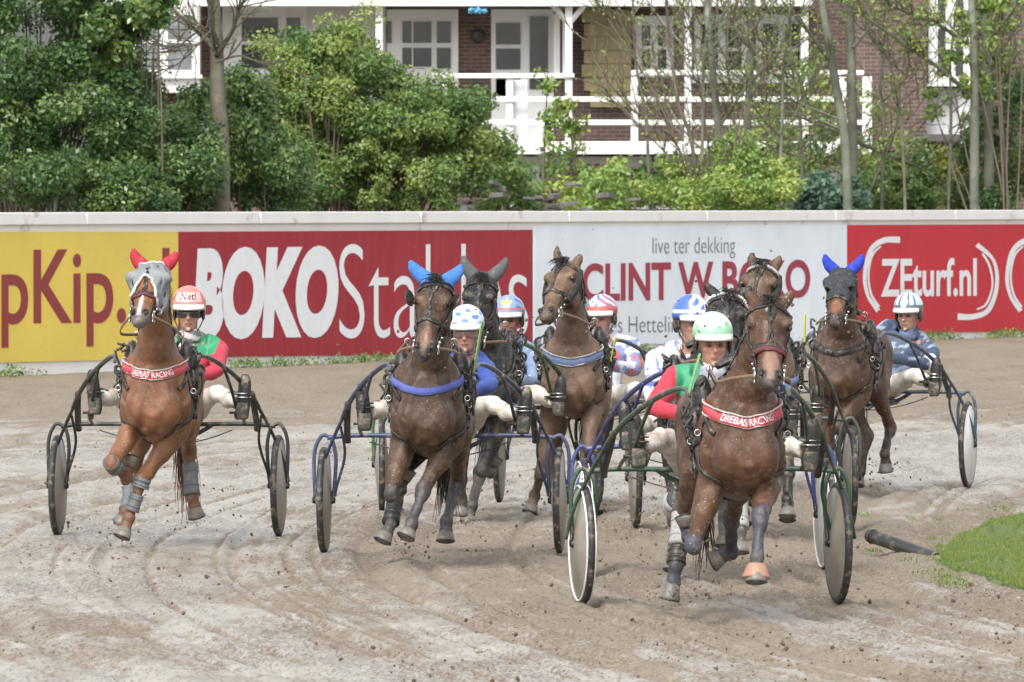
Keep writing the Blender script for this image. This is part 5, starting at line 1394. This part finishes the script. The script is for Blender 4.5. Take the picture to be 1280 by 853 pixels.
def driver(k, label, head, jacket, boots, knees=None, lean=0, face=(.44,.24,.17), goggles=None, turn=0, legs=(1,1), Doff=.12, hands=None, scale=1.0, neckscarf=None, elbows=None, sw=.195):
    su = Su[k]; Ls, f, r = su['L'], su['f'], su['r']; Z = Vector((0,0,1)); hp = P(head[0], head[1], su['D']+Doff)
    root = empty('person', Ls(0,0,.68), label, 'person', 'drivers seated on the sulkies')
    org = Vector(parent_loc(root))
    tf = R(turn); fh = (f*math.cos(tf)+r*math.sin(tf)).normalized(); rh = Vector((-fh.y, fh.x, 0)); rh = rh if rh.x > 0 else -rh
    pel = Ls(0,-.06,.76); neck = hp - Z*.135 - fh*.03
    sc_ = neck - Z*.045 - fh*.03
    spine = sc_ - pel; sr = (r - spine.normalized()*r.dot(spine.normalized())).normalized()
    sh = [sc_ + sr*sw*s - Z*.015 for s in (-1,1)]
    hnd = hands or [Ls(-.10,.55,1.02), Ls(.12,.55,1.02)]
    elb = [sh[i].lerp(hnd[i],.48) + sr*(.11*s) - Z*.10 for i, s in enumerate((-1,1))]
    if elbows:
        for i in (0,1):
            if elbows[i]: elb[i] = P(elbows[i][0], elbows[i][1], su['D']-.15)
    hip = [pel + r*.105*s for s in (-1,1)]
    bt = []
    for i, s in enumerate((-1,1)):
        b_ = boots[i]
        heel = P(b_[0], b_[1], su['D']-.80) if b_ else Ls(.475*s,.80,.84)
        bt.append(heel)
    kn = []
    for i, s in enumerate((-1,1)):
        if knees and knees[i]: kn.append(P(knees[i][0], knees[i][1], su['D']-.45))
        else: kn.append(hip[i].lerp(bt[i], .55) + Z*.13 + r*s*.04)
    # ---- body: one continuous figure
    mb = MB()
    mb.tube([pel-Z*.04, pel.lerp(sc_,.35), pel.lerp(sc_,.75), sc_, neck-Z*.02], [(.155,.115),(.135,.10),(.165,.11),(.12,.085),(.058,.058)], up=tuple(f), n=16, sub=4)
    mb.tube([sc_, neck, hp - Z*.05-fh*.01], [.062,.055,.058], n=12)
    F_ = lambda u, w, z: hp + rh*u + fh*w + Z*z
    mb.ball(F_(0,-.01,.02), (.076,.095,.105), (rh,fh,Z), 16, 12)
    mb.tube([F_(0,.02,.03), F_(0,.025,-.04), F_(0,.03,-.095), F_(0,.04,-.122)], [(.070,.075),(.064,.07),(.048,.055),(.026,.03)], up=tuple(fh), n=14, sub=3)
    mb.tube([F_(0,.090,.010), F_(0,.106,-.018), F_(0,.117,-.038), F_(0,.098,-.047)], [.009,.013,.016,.010], n=8, sub=2)
    for s in (-1,1):
        mb.ball(F_(.034*s,.078,.020), (.022,.012,.008), (rh,fh,Z), 8, 6); mb.ball(F_(.045*s,.066,-.030), (.020,.017,.020), (rh,fh,Z), 8, 6)
        mb.ball(F_(.076*s,-.012,-.008), (.010,.022,.032), (rh,fh,Z), 8, 6)
    mb.ball(F_(0,.094,-.070), (.022,.009,.006), (rh,fh,Z), 8, 6); mb.ball(F_(0,.091,-.080), (.019,.009,.006), (rh,fh,Z), 8, 6); mb.ball(F_(0,.080,-.112), (.020,.014,.014), (rh,fh,Z), 8, 6)
    for i in (0,1):
        mb.tube([sc_.lerp(sh[i],.7), sh[i], sh[i].lerp(elb[i],.5), elb[i], elb[i].lerp(hnd[i],.5), hnd[i]], [.06,.055,.047,.037,.034,.024], n=10, sub=3)
        mb.ball(hnd[i]+f*.04, (.035,.045,.03), n=8, m=6)
        mb.tube([pel, hip[i], hip[i].lerp(kn[i],.5), kn[i], kn[i].lerp(bt[i],.5)+Z*.02, bt[i]+Z*.06], [.075,.068,.054,.040,.034,.028], n=12, sub=3)
    me = remesh(mb, 'person', org, .009, 3, .5)
    v = verts_np(me); cols = np.ones((len(v),3))*np.array(face)
    def mark(p, rad, col, fac=1, sharp=3):
        nonlocal cols
        dd = v-np.array(list(p-org)); q = np.stack([dd@np.array(list(ax))/rd for ax, rd in zip((rh,fh,Z), rad)],1); m_ = np.clip((1.1-np.linalg.norm(q,axis=1))*sharp,0,1)*fac
        cols = cols*(1-m_[:,None])+np.array(col)*m_[:,None]
    mark(F_(0,.10,-.074), (.024,.03,.009), (.38,.15,.12), .5); mark(F_(0,.105,-.075), (.028,.04,.0045), (.10,.035,.03), .9); mark(F_(0,.09,-.125), (.04,.05,.012), (.25,.13,.1), .5)
    mark(F_(0,.115,-.035), (.016,.02,.02), (.46,.17,.13), .6); 
    for s in (-1,1): mark(F_(.046*s,.07,-.03), (.022,.03,.022), (.48,.17,.13), .5); mark(F_(.032*s,.08,.009), (.020,.03,.004), (.10,.06,.04), .9); mark(F_(.031*s,.08,-.008), (.024,.04,.013), (.15,.07,.055), .9); mark(F_(.030*s,.09,-.052), (.012,.03,.016), (.30,.14,.10), .5)
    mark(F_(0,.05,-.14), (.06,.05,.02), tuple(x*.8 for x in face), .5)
    set_col(me, cols); link('body', me, M['skin'], root)
    for s in (-1,1):
        e = MB(); e.ball(F_(.031*s,.086,-.008), (.011,.009,.0055), (rh,fh,Z), 10, 8); e.build('eye', M['eye'], root)
    # ---- clothing
    mb = MB(); S = []
    mb.tube([pel-Z*.02, pel.lerp(sc_,.35), pel.lerp(sc_,.75), sc_-Z*.0, neck-Z*.035], [(.172,.13),(.155,.118),(.188,.128),(.15,.10),(.074,.072)], up=tuple(f), n=18, sub=4)
    for i in (0,1):
        mb.tube([sc_.lerp(sh[i],.55), sh[i], sh[i].lerp(elb[i],.5), elb[i], elb[i].lerp(hnd[i],.5), hnd[i]-(hnd[i]-elb[i]).normalized()*.02], [.080,.070,.060,.050,.045,.036], n=12, sub=3)
    me = remesh(mb, 'jacket', org, .011, 4, .5); v = verts_np(me)
    ns = np.array([mnoise.noise(Vector((p[0]*9, p[1]*9, p[2]*16))) for p in v]); nn_ = np.empty(len(v)*3); me.vertices.foreach_get('normal', nn_); v2 = v + nn_.reshape(-1,3)*(ns[:,None]*.010); set_verts(me, v2)
    cols = np.zeros((len(v),3)); w0 = v + np.array(list(org))
    def sdist(i):   # fraction along the arm and distance from it
        a0, b0 = np.array(list(sh[i])), np.array(list(elb[i])); c0 = np.array(list(hnd[i]))
        d1 = np.linalg.norm(w0 - a0 - np.clip(((w0-a0)@(b0-a0))/((b0-a0)@(b0-a0)),0,1)[:,None]*(b0-a0), axis=1)
        d2 = np.linalg.norm(w0 - b0 - np.clip(((w0-b0)@(c0-b0))/((c0-b0)@(c0-b0)),0,1)[:,None]*(c0-b0), axis=1)
        return d1, d2
    cx = np.array(list(sc_)); lat = (w0-cx)@np.array(list(sr)); ver = (w0-cx)@np.array([0,0,1.])
    u_, vv_ = lat*14, ver*14
    kind = jacket
    if kind in ('redgreen',):
        cols[:] = (.46,.035,.06); cols[(ver>-.10-.02*np.sin(lat*20))&(np.abs(lat)<.20)] = (.035,.26,.13); cols[(np.abs(lat)<.05)&(ver<-.02)] = (.40,.38,.38)
    elif kind == 'blue':
        cols[:] = (.20,.27,.42); cols[fbm(u_*1.2+9, vv_*1.2, 3, 5)>.62] = (.45,.5,.6); cols[fbm(u_*1.2+3, vv_*1.2+8, 3, 8)>.70] = (.06,.10,.30); cols[(np.abs(lat)<.04)] = (.48,.03,.04)
    elif kind == 'tri':
        cols[:] = (.16,.22,.42); kf = fbm(u_*1.4, vv_*1.4, 3, 5); cols[kf>.55] = (.55,.55,.60); cols[kf<.36] = (.45,.12,.12)
    elif kind == 'white':
        cols[:] = (.60,.61,.68); kf = fbm(u_*2.2, vv_*2.2, 3, 5); cols[kf>.62] = (.16,.20,.46); cols[(np.abs(ver+.17)<.018)] = (.08,.11,.34); cols[(np.abs(lat+.06)<.035)&(np.abs(ver+.13)<.05)] = (.60,.45,.02)
    elif kind == 'navy':
        cols[:] = (.045,.065,.12); kf = fbm(u_*1.5, vv_*1.5, 3, 5); cols[kf>.66] = (.22,.28,.38)
        for i in (0,1):
            d = np.linalg.norm(w0-np.array(list(elb[i]+(sh[i]-elb[i])*.1)), axis=1); cols[d<.085] = (.66,.67,.70)
    elif kind == 'royal':
        cols[:] = (.04,.075,.30)
    set_col(me, cols); link('jacket', me, M['attr_cloth'], root)
    mb = MB()
    mb.tube([pel-Z*.085, pel-Z*.03, pel+Z*.06+spine*.05], [(.15,.13),(.175,.14),(.16,.125)], up=tuple(f), n=16, sub=2)
    for i in (0,1):
        if not legs[i]: pass
        mb.tube([pel-Z*.02, hip[i], hip[i].lerp(kn[i],.5), kn[i], kn[i].lerp(bt[i],.5)+Z*.03, kn[i].lerp(bt[i],.88)+Z*.06], [.098,.092,.076,.060,.053,.044], n=12, sub=4)
    me = remesh(mb, 'trousers', org, .012, 4, .5); v = verts_np(me)
    ns = np.array([mnoise.noise(Vector((p[0]*16, p[1]*10, p[2]*10))) for p in v]); nn_ = np.empty(len(v)*3); me.vertices.foreach_get('normal', nn_); set_verts(me, v + nn_.reshape(-1,3)*(ns[:,None]*.016))
    link('trousers', me, M['trouser'], root)
    for i, s in enumerate((-1,1)):
        heel = bt[i]; ank = heel - f*.03 + Z*.075 - f*.05; toe = heel + Z*.24 + f*.02 + r*s*.02
        mb = MB()
        mb.tube([kn[i].lerp(ank,.60), kn[i].lerp(ank,.85), ank, heel+Z*.02-f*.03], [.060,.056,.052,.045], n=12, sub=3)
        mb.tube([heel-Z*.035, heel+Z*.03, heel.lerp(toe,.5), heel.lerp(toe,.85), toe+Z*.02], [(.038,.028),(.048,.045),(.046,.040),(.043,.032),(.024,.016)], up=tuple(f), n=14, sub=3)
        me = remesh(mb, 'boot', org, .010, 3, .5); link('boot', me, M['boot'], root)
        sb = MB(); sb.tube([heel+f*.052-Z*.03, heel+f*.060+Z*.03, heel+f*.058+Z*.075], [(.032,.007),(.042,.009),(.037,.007)], up=tuple(f), n=12, sub=3); sb.build('sole', M['sole'], root)
        sb = MB()
        for q in (.11,.135): sb.tube([heel+Z*q+r*.052*math.cos(a_)+f*(.047*math.sin(a_)) for a_ in np.linspace(0,2*math.pi,13)], [(.008,.005)]*13, up=(0,0,1), n=6, sub=1)
        sb.build('boot_strap', M['steel'] if i else M['strap'], root)
        # glove: palm, four curled fingers and a thumb closed round the rein
        hb = MB(); hc = hnd[i] + f*.03; g_ = f; up_ = Z
        hb.ball(hc, (.042,.046,.026), (r, f, Z), 10, 8)
        for j in range(4):
            b0 = hc + r*(.030-.020*j) + f*.038; ln = (.9,1,.95,.78)[j]
            hb.tube([b0-f*.02, b0+f*.016*ln-Z*.004, b0+f*.026*ln-Z*.026, b0+f*.012-Z*.044*ln, b0-f*.010-Z*.040*ln], [.0105,.0105,.0098,.009,.0075], n=8, sub=3)
        b0 = hc - r*s*.036; hb.tube([b0-f*.01, b0-r*s*.012+f*.016-Z*.012, b0-r*s*.002+f*.036-Z*.026], [.013,.0115,.009], n=8, sub=3)
        hb.tube([hnd[i]-(hnd[i]-elb[i]).normalized()*.06, hnd[i], hc], [.033,.032,.030], n=10, sub=2)
        me = remesh(hb, 'glove', org, .0045, 2, .5); link('glove', me, M['glove'], root)
    # ---- helmet with peak, strap; goggles
    hm = MB(); cen = F_(0,-.012,.060); rad = (.112,.132,.118)
    nu, nv = 64, 30; vs, dirs = [], []
    for j in range(nv+1):
        el = -.16 + (math.pi/2+.16)*j/nv
        for i in range(nu):
            az = 2*math.pi*i/nu; low = .0
            if j == 0: low = -.20*(1-math.cos(az))/2     # shell comes lower at the nape
            e2 = el + low
            d = Vector((math.sin(az)*math.cos(e2), math.sin(e2), math.cos(az)*math.cos(e2)))
            dirs.append(d); vs.append(cen + rh*(d.x*rad[0]) + fh*(d.z*rad[1]) + Z*(d.y*rad[2]))
    fs = [(j*nu+i, j*nu+(i+1)%nu, (j+1)*nu+(i+1)%nu, (j+1)*nu+i) for j in range(nv) for i in range(nu)]
    hm.add(vs, fs); me = hm.mesh('helmet', org); cc = helmet_cols(k, np.array([list(d) for d in dirs])); set_col(me, cc)
    ho = link('helmet', me, M['attr_gloss'], root); so = ho.modifiers.new('thick', 'SOLIDIFY'); so.thickness = .008; so.offset = -1
    vb = MB(); fan = []
    for i in range(17):
        az = -1.15+2.3*i/16; d0 = Vector((math.sin(az)*rad[0]*1.0, math.cos(az)*rad[1]*1.0, 0)); ext = .052*math.cos(az*1.15)
        p0 = cen + rh*d0.x + fh*d0.y - Z*.010; p1 = cen + rh*d0.x*(1+.03) + fh*(d0.y+ext) - Z*.036
        vb.v += [p0+Z*.008, p1+Z*.007, p1-Z*.008, p0-Z*.006]
        if i:
            o = 4*(i-1)
            for q in range(4): vb.f.append((o+q, o+(q+1)%4, o+4+(q+1)%4, o+4+q)); vb.m.append(0)
    vb.build('visor', M['white'], root)
    st = MB()
    for s in (-1,1): st.tube([F_(.104*s,.01,.03), F_(.092*s,.012,-.05), F_(.05*s,.03,-.125), F_(0,.045,-.138)], [(.004,.010)]*4, n=6, sub=4)
    for s in (-1,1): st.ball(F_(.094*s,-.02,-.005), (.014,.045,.05), (rh,fh,Z), 10, 8)
    st.build('chin_strap', M['strap'], root)
    if goggles:
        gb = MB(); rows = []
        for j, z in enumerate((-.034,-.018,.002,.022)):
            for i in range(13):
                az = -1.25+2.5*i/12; rr = .094 + .006*math.cos(az) + (0.004 if j in (1,2) else 0)
                rows.append(F_(.082*math.sin(az)*1.06, .004+rr*math.cos(az), z - (.010 if abs(i-6)<2 and j==0 else 0)*-1))
        gb.add(rows, [(j*13+i, j*13+i+1, (j+1)*13+i+1, (j+1)*13+i) for j in range(3) for i in range(12)])
        o = gb.build('goggles', M[goggles], root); so = o.modifiers.new('t', 'SOLIDIFY'); so.thickness = .004
    if neckscarf:
        nb_ = MB(); nb_.tube([F_(0,.0,-.165), F_(0,.015,-.135), F_(0,.03,-.105)], [(.080,.085),(.070,.078),(.050,.064)], up=tuple(fh), n=16, sub=3)
        me = remesh(nb_, 'scarf', org, .008, 2, .5); v = verts_np(me); kk = np.sin(v[:,2]*95+v[:,0]*30)
        cc = np.where((kk>0)[:,None], np.array(neckscarf[0]), np.array(neckscarf[1])); set_col(me, cc); link('scarf', me, M['attr_cloth'], root)
    return dict(root=root, hands=hnd, F=F_, cen=cen, rad=rad, rh=rh, fh=fh)
M['clear_goggle'] = mat('misty_goggles', (.30,.20,.16), .15, 0, .3, 30, 0, 9, coat=.6)
Dr = {}
def HND(k, l, rr): 
    L_ = Su[k]['L']; return [L_(*l), L_(*rr)]
Dr['A'] = driver('A', 'driver in red helmet and red and green jacket behind the chestnut horse', (236,391), 'redgreen', ((119,512),(303,518)), ((150,497),(268,492)), goggles='goggle', turn=0, elbows=(None,(272,462)), neckscarf=((.5,.47,.45),(.12,.12,.13)), face=(.42,.24,.19))
Dr['B'] = driver('B', 'driver in white and blue helmet half hidden behind the horse with sky blue ears', (583,416), 'royal', ((456,532),(654,536)), ((500,505),(610,505)), goggles='clear_goggle', turn=-6, sw=.11, elbows=((560,470),(612,482)))
Dr['C'] = driver('C', 'driver in blue helmet with gold emblem and red band on the chest', (636,400), 'blue', (None,(698,516)), (None,(668,492)), turn=-12, face=(.40,.20,.15))
Dr['D'] = driver('D', 'driver in red, white and blue helmet behind the brown horse with raised head', (752,398), 'tri', (None,(826,505)), (None,(795,488)), turn=-15, face=(.36,.21,.16))
Dr['F'] = driver('F', 'driver in white jacket with blue spots and blue helmet, looking over a shoulder', (865,405), 'white', ((785,556),None), ((815,530),None), turn=24, face=(.38,.22,.17))
Dr['G'] = driver('G', 'driver almost hidden behind the nearest bay horse, striped leg showing at its right', (948,432), 'tri', (None,(1019,530)), (None,(985,505)))
Dr['H'] = driver('H', 'driver in navy jacket with pale blue helmet at the far right', (1135,394), 'navy', ((1020,500),(1168,490)), ((1060,480),(1142,470)), goggles=None, turn=-12, elbows=(None,(1160,455)), face=(.40,.24,.18), neckscarf=((.06,.09,.16),(.09,.13,.22)))
Dr['E'] = driver('E', 'driver in white and green helmet and red jacket beside the nearest bay horse', (891,430), 'redgreen', ((798,578),(1012,582)), ((828,548),(960,545)), goggles=None, turn=3, elbows=((818,508),None), face=(.45,.25,.18), neckscarf=((.42,.44,.5),(.3,.33,.4)))
# hand lettering on the red helmet
tv, tf = glyph_mesh('Net!', .01, .1); x0, x1 = tv[:,0].min(), tv[:,0].max(); y0, y1 = tv[:,1].min(), tv[:,1].max(); d = Dr['A']; vs = []
for x, y, _ in tv:
    az = -.52+1.04*(x-x0)/(x1-x0); el = .22+.40*(y-y0)/(y1-y0)
    vs.append(d['cen'] + d['rh']*(math.sin(az)*math.cos(el)*d['rad'][0]*1.012) + d['fh']*(math.cos(az)*math.cos(el)*d['rad'][1]*1.012) + Vector((0,0,math.sin(el)*d['rad'][2]*1.012)))
M['marker'] = mat('black_marker', (.02,.02,.022), .5)
mb = MB(); mb.add(vs, tf); mb.build('helmet_lettering', M['marker'], d['root'], smooth=False)
# red tassels round the neck of the driver in the blue helmet
mb = MB(); M['red_cord'] = mat('red_cord', (.55,.02,.03), .7)
F_ = Dr['C']['F']
mb.tube([F_(0,.13,-.13), F_(.05,.20,-.24), F_(.11,.24,-.36), F_(.16,.26,-.50)], [.014,.028,.034,.030], n=8, sub=5); mb.tube([F_(.02,.14,-.14), F_(.03,.22,-.27), F_(.06,.24,-.42)], [.008,.008,.006], n=6)
for i in range(50):
    t_ = random.random(); p = F_(.05+.12*t_+random.uniform(-.05,.05), .26+random.uniform(-.03,.03), -.2-.3*t_); mb.ball(p, random.uniform(.006,.012), n=6, m=4)
mb.build('red_scarf', M['red_cord'], Dr['C']['root'])
# reins: part of each bridle, run from the bit over the saddle rings to the driver's hands
for k in Hs:
    h = Hs[k]; L = h['L']; dr = Dr.get(k)
    for i, s in enumerate((-1,1)):
        b0 = h['bits'][i]; t1 = L(.16*s,-.27,1.56); hd = dr['hands'][i] + Vector((0,0,-.02)) if dr else L(.1*s,-2.2,1.1)
        m1 = b0.lerp(t1, .5) + Vector((0,0,-.05)) + h['r']*s*.08
        mb = MB(); mb.tube([b0, b0.lerp(m1,.5)+h['r']*s*.02, m1, t1], [(.004,.011)]*4, up=(0,0,1), n=6, sub=6)
        mb.tube([t1, t1.lerp(hd,.5)+Vector((0,0,-.05)), hd], [(.004,.010)]*3, up=(0,0,1), n=6, sub=6)
        mb.build('rein', M['rein'], h['root'])
# flying wet sand behind the hooves
sp_ = []
def spray(px, py, D, n, sx, sy):
    for i in range(int(n*.7)):
        p = P(px+random.gauss(0,sx), py+random.gauss(0,sy), D+random.uniform(-.4,.6))
        if p.z > .01: sp_.append((p, random.choice([.004,.004,.005,.006,.007,.009,.012])))
for a_ in ((200,600,61.5,70,45,25),(240,640,62,50,25,15),(150,675,61,40,20,8),(85,660,63.2,25,8,6),(350,665,63.2,20,7,6),(515,690,58,80,14,12),(570,660,60,60,40,20),(660,630,68,50,25,12),(790,640,55,130,30,20),(850,700,51,110,30,26),(860,745,51,60,30,8),(960,700,50.5,40,30,25),(1110,585,72,90,22,16),(1060,430,70,90,40,40),(700,480,62,70,50,60),(540,460,57,40,50,60),(925,430,52,50,60,50),(730,640,53,60,20,40),(400,560,62,25,160,60)):
    spray(*a_)
clods('flying_sand', sp_, M['clod'], 9, 'wet sand thrown into the air around the hooves and wheels', 'flying sand')
